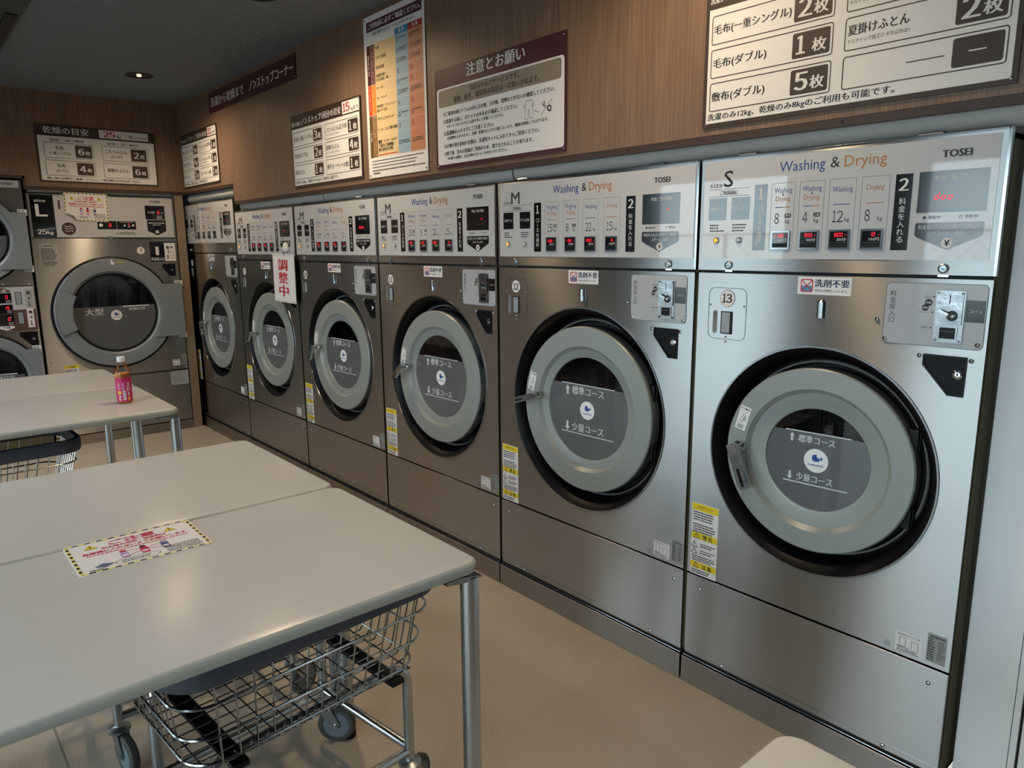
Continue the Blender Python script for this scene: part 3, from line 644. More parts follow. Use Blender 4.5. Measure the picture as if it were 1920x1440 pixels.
    Z = zc_ - (0.0 if S == 'S' else 0.005); b = MB(); y = -0.0032
    b.box(0.016, Wl - 0.018, y, -0.002, 1.4585 + (0.082 if S == 'L' else 0), 1.745 + zc_, FILM)
    y -= 0.0003
    if S == 'S':
        b.text('Washing', 0.263, 1.700, 0.0275, y, BLUE, w=0.132); b.text('&', 0.410, 1.700, 0.0275, y, INK, w=0.025); b.text('Drying', 0.447, 1.700, 0.0275, y, ORANGE, w=0.108)
    else:
        a = x1 - 0.225; b.text('Washing', 0.331 + a * 2.2, 1.699 + Z, 0.0290, y, BLUE, w=0.134, bold=0.01); b.text('&', 0.481 + a * 2.2, 1.699 + Z, 0.029, y, INK, w=0.023, bold=0.01); b.text('Drying', 0.517 + a * 2.2, 1.699 + Z, 0.029, y, ORANGE, w=0.108, bold=0.01)
    b.text('TOSEI', (xs + 0.047), 1.701 + Z + (0 if S == 'S' else 0.004), 0.0165, y, INK, w=0.063, bold=0.07)
    sx0 = 0.036 if S == 'S' else 0.041
    b.text('size', sx0, 1.670 + Z, 0.0155, y, GREYD, w=0.045, bold=0.0); b.text(S, sx0 + 0.049, 1.670 + Z, 0.046, y, INK, w=(0.030 if S == 'S' else 0.050 if S == 'M' else 0.026), bold=0.012)
    b.rect(sx0 - 0.002, x1 - 0.018, 1.6635 + Z, 1.6645 + Z, y, INK); b.rect(sx0 - 0.002, x1 - 0.018, 1.6425 + Z, 1.6435 + Z, y, INK); b.text('ご利用前に', (sx0 + x1 - 0.018) / 2, 1.6465 + Z, 0.0125, y, INK, w=0.062, align='c', bold=0.03)
    for i, (bx, tx) in enumerate(((sx0 - 0.001, '音声ナビ'), (x1 - (0.076 if S == 'S' else 0.084), 'ドラム洗浄'))):
        b.rect(bx, bx + 0.062, 1.573 + Z, 1.638 + Z, y, BLACKG); b.text(tx, bx + 0.031, 1.601 + Z, 0.0105, y - 0.0002, WHITE, w=0.050, align='c')
        b.lines(bx + 0.006, bx + 0.056, 1.560 + Z, 3, 0.0085, 0.004, y, INK, 20 + i, 0.5)
    for bx, t, u in ((x1, '1', 'コースの選択'), (x2, '2', '料金を入れる')):
        wb = 0.0405; b.rect(bx, bx + wb, 1.483 + Z, 1.6695 + Z, y, BLACKG)
        b.num(t, bx + wb / 2, 1.629 + Z, 0.030, y - 0.0002, WHITE, 0.013 if t == '1' else 0.021, 'c', 0.05); b.vtext(u, bx + wb / 2, 1.500 + Z, 1.612 + Z, 0.0165, y - 0.0002, WHITE)
    # four course columns
    cols = (0.243, 0.3275, 0.412, 0.497) if S == 'S' else tuple((x1 + 0.061 + (0.101 if S == 'M' else 0.1225) * i) for i in range(4)); cw = 0.071 if S == 'S' else 0.0765
    for i, c in enumerate(cols):
        b.ring_rect(c, c + cw, 1.483 + Z, 1.6695 + Z, 0.001, 0.0007, y, INK, 1); m = c + cw / 2; tw = cw * 0.76
        if i < 2: b.text('Washing', m, 1.643 + Z, 0.0135, y, BLUE, w=tw, align='c'); b.text('&', m, 1.634 + Z, 0.0075, y, INK, align='c'); b.text('Drying', m, 1.620 + Z, 0.0135, y, ORANGE, w=tw * 0.82, align='c')
        else: b.text('Washing' if i == 2 else 'Drying', m, 1.636 + Z, 0.0135, y, BLUE if i == 2 else ORANGE, w=tw * (1 if i == 2 else 0.82), align='c')
        b.rect(m - tw * 0.42, m + (0 if i < 2 else tw * 0.42), 1.6020 + Z, 1.6040 + Z, y, BLUE if i < 3 else ORANGE)
        if i < 2: b.rect(m, m + tw * 0.42, 1.6020 + Z, 1.6040 + Z, y, ORANGE)
        b.num(kgs[i], c + cw * 0.18, 1.557 + Z, 0.030, y, INK, (0.014 if len(kgs[i]) == 1 else 0.029)); kx = c + cw * 0.64
        b.text('kg', kx, 1.559 + Z, 0.010, y, INK, w=0.0135)
        if i < 2: b.rrect(kx - 0.002, kx + 0.017, 1.5735 + Z, 1.5845 + Z, 0.002, y, y + 0.0001, INK); b.text('標準' if i == 0 else '少量', kx + 0.0075, 1.5755 + Z, 0.0065, y - 0.0003, PAPER, w=0.014, align='c')
    for q in ((0.088, 1.598), (0.112, 1.598), (0.128, 1.608)): b.disc(xs + q[0], q[1] + Z, 0.0016, y - 0.0003, WHITE, 8)
    b.rect(xs + 0.0, xs + 0.152, 1.573 + Z, 1.6705 + Z, y, BLACKG); b.text('料金／残り時間', xs + 0.036, 1.6475 + Z, 0.0115, y - 0.0002, WHITE, w=0.082)
    b.text('● 運転中', xs + 0.016, 1.5575 + Z, 0.008, y, INK, w=0.040); b.text('○ 予約中', xs + 0.096, 1.5575 + Z, 0.008, y, INK, w=0.040)
    P = [(xs + 0.0755, 1.4835 + Z), (xs + 0.145, 1.514 + Z), (xs + 0.151, 1.520 + Z), (xs + 0.151, 1.546 + Z), (xs + 0.148, 1.549 + Z), (xs + 0.003, 1.549 + Z), (xs + 0.0, 1.546 + Z), (xs + 0.0, 1.520 + Z), (xs + 0.006, 1.514 + Z)]
    b.flat(P, y, BLACKG); b.text('料金を入れると自動的に運転が', xs + 0.0755, 1.5335 + Z, 0.0100, y - 0.0002, WHITE, w=0.136, align='c'); b.text('スタートします', xs + 0.0755, 1.5180 + Z, 0.0100, y - 0.0002, WHITE, w=0.068, align='c')
    b.disc(xs + 0.0755, 1.500 + Z, 0.0125, y - 0.0002, PAPER); b.text('¥', xs + 0.0755, 1.4930 + Z, 0.014, y - 0.0004, INK, w=0.012, align='c', bold=0.05)
    b.build('overlay', cpn, key=('ovl', S, W))
    for i, c in enumerate(cols):
        b = MB(); e = -0.0075; zz = 1.4855 + Z; x0 = 0; w = 0.056 if S == 'S' else 0.053
        b.box(0, w, e, y, 0, 0.052, STEEL_P); b.rect(0.004, w - 0.004, 0.005, 0.047, e - 0.0002, BLACKG); b.rect(0.006, w - 0.006, 0.006, 0.017, e - 0.0004, BLACKP); b.rect(0.006, w - 0.006, 0.018, 0.0186, e - 0.0004, GREY)
        if prices[i][0]:
            b.seg(prices[i][0], w - 0.008 - 0.0085 * len(prices[i][0]) - (0.006 if i < 3 else 0.007), 0.0335, 0.0095, e - 0.0005, LED, 0.1, 0.86); b.text('円' if i < 3 else '分', w - 0.0115, 0.0335, 0.007, e - 0.0005, RED, w=0.006)
        b.text(prices[i][1], w - 0.007, 0.0215, 0.0085, e - 0.0005, LINEG if not prices[i][0] else PAPER, align='r', w=0.026)
        o = b.build('course_display', cpn, key=('disp', S == 'S', tuple(prices[i]))); o.location = (c + (cw - w) / 2, 0, zz)
    if fee:
        b = MB(); f, fx = fee; b.seg(f, xs + fx, 1.604 + Z, 0.0175 if len(f) < 2 else 0.0165, y - 0.0005, LED, 0.18, 0.92)
        b.build('fee_display', cpn)
    for bx, m in ((sx0 + 0.030, LAMP_O if lamp_on else LAMP_W), (x1 - (0.044 if S == 'S' else 0.053), LAMP_W)):
        b = MB(); b.lathe(0, 0, [(0.0092, -0.003), (0.0088, -0.008), (0.0072, -0.0085)], STEEL_P, 22); b.lathe(0, 0, [(0.0072, -0.0080), (0.005, -0.011), (0.0005, -0.012)], m, 18)
        o = b.build('push_button', cpn, key=('btn', m.name)); o.location = (bx, 0, 1.513 + Z)
    for bx in (0.113, Wl - 0.112):
        b = MB(); b.lathe(0, 0, [(0.0125, -0.002), (0.012, -0.007), (0.0085, -0.009), (0.008, -0.0065), (0.0005, -0.0065)], ZINC, 22); b.line(-0.004, 0.0, 0.004, -0.003, 0.002, -0.0072, BLACKM)
        b.box(-0.012, 0.012, -0.0015, 0.0, -0.020, -0.0145, CHROME)
        o = b.build('panel_lock', cpn, key='lock'); o.location = (bx, 0, 1.439 + zm_ + (0.004 if S == 'L' else 0))
    for bx in (0.16, Wl - 0.17):
        b = MB(); b.box(-0.028, 0.028, -0.003, 0.02, 0.0, 0.004, CHROME); b.tube([(-0.028, -0.002, 0.004), (0.028, -0.002, 0.004)], 0.004, CHROME, 8)
        o = b.build('panel_hinge', cpn, key='phinge'); o.location = (bx, 0, top)
def tri_mark(b, x, z, r, y, m, inner):
    b.flat([(x - r, z - r * 0.8), (x + r, z - r * 0.8), (x, z + r)], y, m); b.flat([(x - r * 0.72, z - r * 0.64), (x + r * 0.72, z - r * 0.64), (x, z + r * 0.68)], y - 0.0002, inner)
    b.rect(x - r * 0.08, x + r * 0.08, z - r * 0.3, z + r * 0.3, y - 0.0003, m); b.rect(x - r * 0.08, x + r * 0.08, z - r * 0.52, z - r * 0.38, y - 0.0003, m)

MPR = [('1100', '60分'), ('900', '50分'), ('800', '30分'), ('10', '100円')]
M2 = [('1300', '60分'), ('1100', '50分'), ('1000', '30分'), ('8', '100円')]
def right_machine(y_left, label, **k):
    t = empty('washer_dryer', (0, y_left, 0), -PI / 2); tag(t, label, 'washer dryer', 'coin washer dryers along the right wall'); washer(t, **k); return t
MK = dict(zc_=0.0, zm_=0.0, cz=0.882, R0=0.391, R=0.320, rg=0.245, rgl=0.199, x1=0.225, x2=0.692, xs=0.763, xc=0.720, xt=0.823, plinth=0, cx=0.490, size='M')
right_machine(1.380, 'nearest steel washer dryer, size S, with number 13 and chrome handle hanging down', W=0.829, size='S', number='13', prices=MPR, kgs=('8', '4', '12', '8'), fee=('doo', 0.038), zc_=0, zm_=0, cx=0.414, cz=0.882, R0=0.335, R=0.272, rg=0.212, rgl=0.151, tilt=0.068, hang=-PI / 2 + 0.38, lamp_on=True, x1=0.189, x2=0.581, xs=0.636, xc=0.580, xt=0.683, plinth=0)
KM = ('15', '8', '22', '15')
right_machine(2.369, 'steel washer dryer with number 12, size M, beside the smaller nearest one', W=0.989, number='12', prices=M2, kgs=KM, fee=('Γ', 0.10), tilt=0.034, hang=PI - 0.42 + PI * 0 + 0.75, lamp_on=True, **MK)
right_machine(3.340, 'steel washer dryer with number 11, size M, behind the edge of the near table', W=0.971, number='11', prices=M2, kgs=KM, fee=('Γ', 0.10), tilt=0.034, hang=PI + 0.75, lamp_on=True, **MK)
right_machine(4.325, 'steel washer dryer with number 10, size M, its red display lit with a word', W=0.985, number='10', prices=M2, kgs=KM, fee=('door', 0.04), tilt=0.034, hang=PI + 1.0, lamp_on=True, **MK)
right_machine(5.308, 'steel washer dryer with number 9, size M, behind the hanging adjustment sign', W=0.983, number='9', prices=M2, kgs=KM, fee=('---', 0.05), tilt=0.034, hang=PI + 0.8, lamp_on=True, **MK)
L_ = dict(MK); L_.update(size='L', zc_=0.097, zm_=0.045, cx=0.572, x1=0.245, x2=0.840, xs=0.905, xc=0.876, xt=0.975)
right_machine(6.445, 'tall steel washer dryer with number 8, size L, last in the row at the corner', W=1.137, number='8', prices=[('', '60分'), ('', '50分'), ('', '40分'), ('', '100円')], kgs=('22', '12', '32', '22'), fee=('---', 0.05), tilt=0.03, hang=-PI / 2 + 0.15, lamp_on=False, **L_)

# ------------------------------------------------------------------ notice boards on the wood walls
def board_parent(o, y, z, label, cat='sign', group=None, back=False, x=0.0):
    """put a board whose front coordinates start at its lower left corner on the wall"""
    if back: o.location = (x, YB - 0.003, z)
    else: o.location = (XW - 0.003, y, z); o.rotation_euler = (0, 0, -PI / 2)
    return tag(o, label, cat, group)
def corner_screws(o, w, h, m=CHROME):
    for x, z in ((0.012, 0.012), (w - 0.012, 0.012), (0.012, h - 0.012), (w - 0.012, h - 0.012)):
        screw(o, x, z, -0.0035, 0.004, m)
def guide(w, rows, head, foot, kg):
    """'how much fits' board: brown frame, white field, six boxed rows with brown badges"""
    h = 0.405; b = MB(); b.box(0, w, -0.003, 0.0, 0, h, INKB); y = -0.0034
    b.rect(0.012, w - 0.012, 0.012, 0.328, y, PAPER); y -= 0.0003
    b.text('洗濯から乾燥まで', 0.014, 0.343, 0.022, y, WHITE, w=0.125, bold=0.02); b.text('ノンストップ1回分の目安', 0.145, 0.343, 0.034, y, WHITE, w=w - 0.352, bold=0.03)
    b.rect(w - 0.190, w - 0.010, 0.335, 0.396, y, PAPER); b.num(kg, w - 0.180, 0.345, 0.042, y - 0.0003, RED, 0.070, bold=0.06); b.text('kgまで', w - 0.098, 0.345, 0.018, y - 0.0003, INK, w=0.078, bold=0.04)
    for i, r in enumerate(rows):
        c, k = divmod(i, 3); x0 = 0.022 + c * (w / 2 - 0.008); x1 = x0 + w / 2 - 0.038; z1 = 0.310 - 0.0925 * k; z0 = z1 - 0.080
        b.ring_rect(x0, x1, z0, z1, 0.008, 0.0028, y, INKB, 4); b.rrect(x1 - 0.112, x1 - 0.008, z0 + 0.008, z1 - 0.008, 0.006, y, y + 0.0001, INKB)
        t, n = r[0], r[1]; tw = x1 - x0 - 0.128; sz = 0.024
        if n == '-': b.rect(x0 + tw * 0.65, x0 + tw * 1.0, z0 + 0.038, z0 + 0.0405, y, INK); b.rect(x1 - 0.078, x1 - 0.042, z0 + 0.0385, z0 + 0.0415, y - 0.0004, WHITE); continue
        b.text(t, x0 + 0.008, z0 + (0.028 if len(r) < 3 else 0.036), sz, y, INK, w=min(tw, 0.0245 * len(t)), bold=0.03)
        if len(r) > 2: b.text('キルティング加工○ それ以外は×', x0 + 0.008, z0 + 0.017, 0.010, y, INK, w=0.150)
        b.num(n, x1 - 0.098, z0 + 0.018, 0.046, y - 0.0004, WHITE, 0.034 if n != '1' else 0.020, bold=0.06); b.text('枚', x1 - 0.056, z0 + 0.018, 0.031, y - 0.0004, WHITE, w=0.038, bold=0.04)
    b.text(foot, 0.018, 0.020, 0.018, y, INK, w=w * 0.66, bold=0.03); return b
b = guide(0.812, [('毛布(一重シングル)', '2'), ('毛布(ダブル)', '1'), ('敷布(ダブル)', '5'), ('こたつふとん(正方形)', '1', 1), ('夏掛けふとん', '2', 1), ('', '-')], 0, '洗濯のみ12kg、乾燥のみ8kgのご利用も可能です。', '8')
o = b.build('capacity_sign'); board_parent(o, 1.366, 1.843, 'large brown framed capacity board above the nearest washer, cut by the top of the picture'); corner_screws(o, 0.812, 0.405)
b = guide(0.822, [('毛布(一重シングル)', '3'), ('毛布(ダブル)', '2'), ('羽毛ふとん', '1'), ('こたつふとん(正方形)', '1', 1), ('夏掛けふとん', '4', 1), ('薄手カーペット(3畳)', '1')], 0, '洗濯のみ22kg、乾燥のみ15kgのご利用も可能です。', '15')
o = b.build('capacity_sign'); board_parent(o, 4.236, 1.848, 'brown framed capacity board with a red 15 in its top corner'); corner_screws(o, 0.822, 0.405)
b = guide(0.812, [('毛布(一重シングル)', '5'), ('毛布(ダブル)', '4'), ('羽毛ふとん', '2'), ('こたつふとん(長方形)', '1', 1), ('こたつふとん 大判', '1', 1), ('カーペット(3畳)', '1')], 0, '洗濯のみ32kg、乾燥のみ22kgのご利用も可能です。', '22')
o = b.build('capacity_sign'); board_parent(o, 6.280, 1.970, 'brown framed capacity board with a red 22 beside the room corner'); corner_screws(o, 0.812, 0.405)
# dryer guide on the back wall
b = MB(); w, h = 0.800, 0.400; b.box(0, w, -0.003, 0, 0, h, INKB); y = -0.0034; X0, Z0 = -1.005, 1.985
b.rect(0.012, w - 0.012, 0.010, 0.322, y, PAPER); y -= 0.0003
b.text('乾燥の目安', 0.052, 0.340, 0.046, y, WHITE, w=0.290, bold=0.03); b.rect(0.412, 0.752, 0.334, 0.392, y, PAPER); y -= 0.0003
b.num('25', 0.442, 0.343, 0.040, y, RED, 0.078, bold=0.07); b.text('kg', 0.534, 0.343, 0.018, y, INK, w=0.026, bold=0.05); b.num('9', 0.618, 0.343, 0.028, y, INK, 0.020, bold=0.05); b.text('分/100円', 0.648, 0.343, 0.018, y, INK, w=0.096, bold=0.03)
b.text('目安：30～40分', 0.092, 0.285, 0.022, y, INK, w=0.215, bold=0.03); b.text('目安：50～80分', 0.462, 0.285, 0.022, y, INK, w=0.215, bold=0.03)
for x0, z0, t, u, n in ((0.045, 0.169, '毛布', '(一重シングル)', '6'), (0.045, 0.046, '毛布', '(ダブル)', '4'), (0.420, 0.169, 'こたつふとん', '(正方形)', '2'), (0.420, 0.046, '夏掛けふとん', '', '6')):
    x1, z1 = x0 + 0.320, z0 + 0.108; b.ring_rect(x0, x1, z0, z1, 0.008, 0.0028, y, INKB, 4); b.rrect(x1 - 0.122, x1 - 0.012, z0 + 0.010, z1 - 0.010, 0.006, y, y + 0.0001, INKB); m = x0 + 0.098
    b.text(t, m, z0 + (0.058 if u else 0.043), 0.026, y, INK, w=0.054 if len(t) < 3 else 0.150, align='c', bold=0.03)
    if u: b.text(u, m, z0 + 0.024, 0.020, y, INK, w=0.135 if len(u) > 5 else 0.080, align='c', bold=0.02)
    b.num(n, x1 - 0.102, z0 + 0.032, 0.044, y - 0.0004, WHITE, 0.036, bold=0.06); b.text('枚', x1 - 0.056, z0 + 0.032, 0.028, y - 0.0004, WHITE, w=0.032, bold=0.03)
b.text('熱に弱い品物はご遠慮ください。一般衣類の目安は30～40分。', 0.046, 0.018, 0.017, y, INK, w=0.620, bold=0.03)
o = b.build('drying_guide_sign'); board_parent(o, 0, Z0, 'brown framed drying guide board with a red 25 on the back wall', back=True, x=X0)
# corner banner in two plates
for y_, t, w, l in ((5.575, '洗濯から乾燥まで', 0.722, 'maroon banner plate beside the room corner, the far one of two'), (4.851, 'ノンストップコーナー', 0.722, 'maroon banner plate under the ceiling, the near one of two')):
    b = MB(); b.box(0, w, -0.003, 0, 0, 0.135, MAROON); b.text(t, 0.045 if y_ > 5 else 0.03, 0.035, 0.060, -0.0035, WHITE, w=0.615 if y_ > 5 else 0.66, bold=0.03)
    o = b.build('banner_sign'); board_parent(o, y_, 2.450, l, group='maroon banner plates under the ceiling'); corner_screws(o, w, 0.135)
# what-may-be-washed chart
b = MB(); w, h = 0.527, 0.750; X = lambda yw: 3.354 - yw; zz = lambda z: z - 1.841
b.box(0, w, -0.002, 0, 0, h, PAPER); y = -0.0024
b.rrect(X(3.326), X(2.846), zz(2.520), zz(2.565), 0.008, y, y + 0.0001, MAROON); b.text('ご利用前に必ずご確認ください。', X(3.312), zz(2.530), 0.025, y - 0.0003, WHITE, w=0.455, bold=0.04)
b.text('洗濯・乾燥できるものと、できないものがございます。', X(3.270), zz(2.498), 0.014, y, INK, w=0.36, bold=0.03)
b.rect(X(3.257), X(3.070), zz(1.937), zz(2.460), y, mat('chart_cream', (226, 200, 152), 0.5)); b.rect(X(3.070), X(2.963), zz(1.935), zz(2.461), y, mat('chart_blue', (150, 176, 192), 0.5)); b.rect(X(2.963), X(2.843), zz(1.934), zz(2.461), y, mat('chart_salmon', (196, 132, 100), 0.5))
b.rect(X(3.072), X(2.962), zz(2.461), zz(2.488), y, mat('chart_blue_deep', (60, 138, 172), 0.5)); b.text('洗 濯', X(3.017), zz(2.466), 0.016, y - 0.0003, WHITE, w=0.045, align='c', bold=0.04)
b.rect(X(2.962), X(2.844), zz(2.461), zz(2.488), y, mat('chart_red_deep', (168, 56, 36), 0.5)); b.text('乾 燥', X(2.903), zz(2.466), 0.016, y - 0.0003, WHITE, w=0.045, align='c', bold=0.04)
rowz = [2.460, 2.415, 2.370, 2.325, 2.278, 2.232, 2.186, 2.137, 2.088, 2.036, 1.937]
for (z0, z1, m0, m1, t) in ((2.278, 2.460, MAROON, mat('chart_rose', (112, 66, 66), 0.5), '寝具布団'), (2.137, 2.276, mat('chart_vermilion', (206, 74, 28), 0.5), mat('chart_orange', (224, 138, 36), 0.5), 'インテリア'), (1.937, 2.135, mat('chart_olive', (104, 76, 40), 0.5), mat('chart_khaki', (146, 112, 72), 0.5), '衣類')):
    b.rect(X(3.330), X(3.301), zz(z0), zz(z1), y, m0); b.rect(X(3.300), X(3.258), zz(z0), zz(z1), y, m1); zm = (z0 + z1) / 2; b.vtext(t, X(3.3155), zz(zm - 0.012 * len(t)), zz(zm + 0.012 * len(t)), 0.012, y - 0.0003, WHITE)
names = [('毛布',), ('コタツ布団',), ('羽毛布団',), ('真綿布団・', '羊毛布団・枕'), ('カーテン',), ('カーペット',), ('座布団・クッション・', 'ぬいぐるみ'), ('ダウンジャケット',), ('ウール・シルク製の衣類',), ('肌着・インナーシャツ・', '下着など高伸縮・', '薄手素材の衣類')]
marks = 'OOOXOOXTXO'; marks2 = 'OOOXXTXTXT'; MAR = mat('mark_navy', (30, 44, 78), 0.5); MRR = mat('mark_wine', (120, 36, 44), 0.5)
def mark(b, k, x, z, r, y, m):
    if k == 'O': b.annulus(x, z, r * 0.68, r, y, m, 20, 0.9)
    elif k == 'X': b.line(x - r * .8, z - r, x + r * .8, z + r, r * 0.3, y, MRR); b.line(x - r * .8, z + r, x + r * .8, z - r, r * 0.3, y, MRR)
    else:
        for p, q in (((-1, -.8), (1, -.8)), ((1, -.8), (0, 1)), ((0, 1), (-1, -.8))): b.line(x + p[0] * r, z + p[1] * r, x + q[0] * r, z + q[1] * r, r * 0.3, y, m)
for i, n in enumerate(names):
    z1, z0 = rowz[i], rowz[i + 1]; zm = zz((z1 + z0) / 2); k = len(n); sz = 0.0145 if k < 3 else 0.0165; b.rect(X(3.300), X(2.843), zz(z0) - 0.0004, zz(z0) + 0.0004, y - 0.0003, PAPER)
    for j, t in enumerate(n): b.text(t, X(3.250), zm + (k - 1) * 0.0095 - j * 0.019 - 0.007, sz, y - 0.0003, INK, w=min(0.175, 0.0185 * len(t)), bold=0.04)
    b.ring_rect(X(3.292), X(3.266), zm - 0.015, zm + 0.015, 0.006, 0.001, y - 0.0003, PAPER, 3)
    mark(b, marks[i], X(3.052), zm, 0.0105, y - 0.0003, MAR); mark(b, marks2[i], X(2.938), zm, 0.0105, y - 0.0003, MAR if marks2[i] == 'T' else MRR)
    for kx, mk in ((3.037, marks[i]), (2.924, marks2[i])):
        if mk != 'X': b.lines(X(kx), X(kx - 0.066), zm + 0.008, 2 if i in (1, 2, 5, 9) else 1, 0.009, 0.005, y - 0.0003, INK, i)
b.lines(X(3.250), X(3.08), zz(1.947), 1, 0.01, 0.005, y - 0.0003, RED, 3, 0.02)
b.lines(X(3.318), X(2.86), zz(1.922), 3, 0.0145, 0.005, y, GREYD, 31, 0.2); b.lines(X(3.318), X(2.85), zz(1.877), 1, 0.0135, 0.006, y, INK, 33, 0.01); b.lines(X(3.308), X(3.24), zz(1.865), 1, 0.0135, 0.008, y, INK, 34, 0.1)
o = b.build('laundry_chart_sign'); board_parent(o, 3.354, 1.841, 'tall white chart with blue and orange columns of circles and crosses'); corner_screws(o, w, h, BLACKP)
# attention board
b = MB(); w, h = 0.810, 0.411; X = lambda yw: 2.758 - yw; zz = lambda z: z - 1.837
b.box(0, w, -0.003, 0, 0, h, MAROON); y = -0.0034; b.rrect(X(2.745), X(1.957), zz(1.853), zz(2.168), 0.014, y, y + 0.0002, PAPER); y -= 0.0003
b.text('注意とお願い', X(2.530), zz(2.190), 0.048, y, WHITE, w=0.362, bold=0.03); b.rrect(X(2.733), X(1.972), zz(2.0905), zz(2.161), 0.012, y, y + 0.0001, mat('taupe_ink', (142, 130, 116), 0.5))
y -= 0.0003; b.text('当店はセルフサービスです。', X(2.512), zz(2.131), 0.022, y, INK, w=0.310, bold=0.03); b.text('盗難、紛失、破損等の責任は一切負いかねます。', X(2.622), zz(2.100), 0.023, y, INK, w=0.535, bold=0.03)
for x0, x1, z, t, hh in ((2.698, 2.005, 2.053, '○ご使用の前にドラムの中に忘れ物、汚れ物、異物などがないか確認してください。', 0.0165), (2.699, 2.213, 2.022, '○洗濯する前に、ポケットの中を必ず確認してください。', 0.0165), (2.674, 2.296, 2.003, '※カーテンのフックなどは取り外して洗濯してください。', 0.0125),
    (2.697, 2.355, 1.973, '○洗濯物の入れすぎにご注意ください。', 0.0165), (2.675, 2.041, 1.954, '※洗濯物を入れすぎると、洗濯・乾燥の仕上がりが悪くなったり、機械の故障につながります。', 0.0125), (2.696, 2.088, 1.920, '○小物や薄手素材の衣類は、洗濯用ネットに入れてからご利用ください。', 0.0165),
    (2.696, 2.123, 1.889, '○終了後、次のお客様がご利用のため、取り出されることがあります。', 0.0165), (2.674, 2.275, 1.870, '※お帰りの際は、お忘れ物のないようお気をつけください。', 0.0125)):
    b.text(t, X(x0), zz(z), hh, y, INK, w=x0 - x1, bold=0.03)
cx = X(2.146)
for p, q in (((-.018, .065), (.018, .065)), ((-.018, .065), (-.030, .045)), ((-.030, .045), (-.018, .042)), ((-.018, .055), (-.024, 0)), ((-.024, 0), (-.006, 0)), ((-.006, 0), (0, .035)), ((0, .035), (.008, 0)), ((.008, 0), (.024, 0)), ((.024, 0), (.018, .055)), ((.018, .065), (.030, .045)), ((.030, .045), (.018, .042))):
    b.line(cx + p[0], zz(1.974) + p[1], cx + q[0], zz(1.974) + q[1], 0.0014, y, INK)
cx = X(2.050); z = zz(2.003)
b.line(cx - 0.03, z - 0.024, cx + 0.03, z + 0.024, 0.002, y, MRR); b.line(cx - 0.03, z + 0.018, cx + 0.03, z - 0.02, 0.002, y, MRR); b.annulus(cx + 0.016, z - 0.006, 0.007, 0.012, y, INK, 10); b.annulus(cx - 0.012, z + 0.012, 0.005, 0.010, y, INK, 8, 0.6); b.line(cx - 0.066, z - 0.004, cx - 0.042, z - 0.012, 0.0018, y, MRR)
o = b.build('attention_sign'); board_parent(o, 2.758, 1.837, 'maroon framed attention board with a trousers drawing'); corner_screws(o, w, h)

# hanging "being adjusted" card on machine 9
t = empty('adjustment_sign', (-0.0185, 4.650, 1.160), -PI / 2); t.rotation_euler = (0, 0.018, -PI / 2)
tag(t, 'white card with red writing hanging from a white hook on machine 9', 'sign')
b = MB(); w, h = 0.325, 0.306; b.box(0, w, -0.001, 0.0, 0, h, PAPER); b.ring_rect(0.008, w - 0.008, 0.008, h - 0.008, 0.002, 0.0012, -0.0014, LINEG, 2); y = -0.0015
b.vtext('調整中', 0.150, 0.030, 0.276, 0.138, y, RED, bold=0.07); b.build('card', t, 0.0004)
b = MB(); b.lathe(0.196, 0.345, [(0.030, 0.013), (0.031, 0.004), (0.026, -0.004), (0.012, -0.010), (0.0005, -0.011)], PAPER, 24); b.build('hook', t)
b = MB(); b.tube([(0.196, -0.004, 0.345), (0.186, -0.0035, 0.318), (0.180, -0.003, 0.300)], 0.0012, BLACKP, 5); b.tube([(0.196, -0.004, 0.345), (0.176, -0.0035, 0.322), (0.172, -0.003, 0.300)], 0.0012, BLACKP, 5); b.build('string', t)

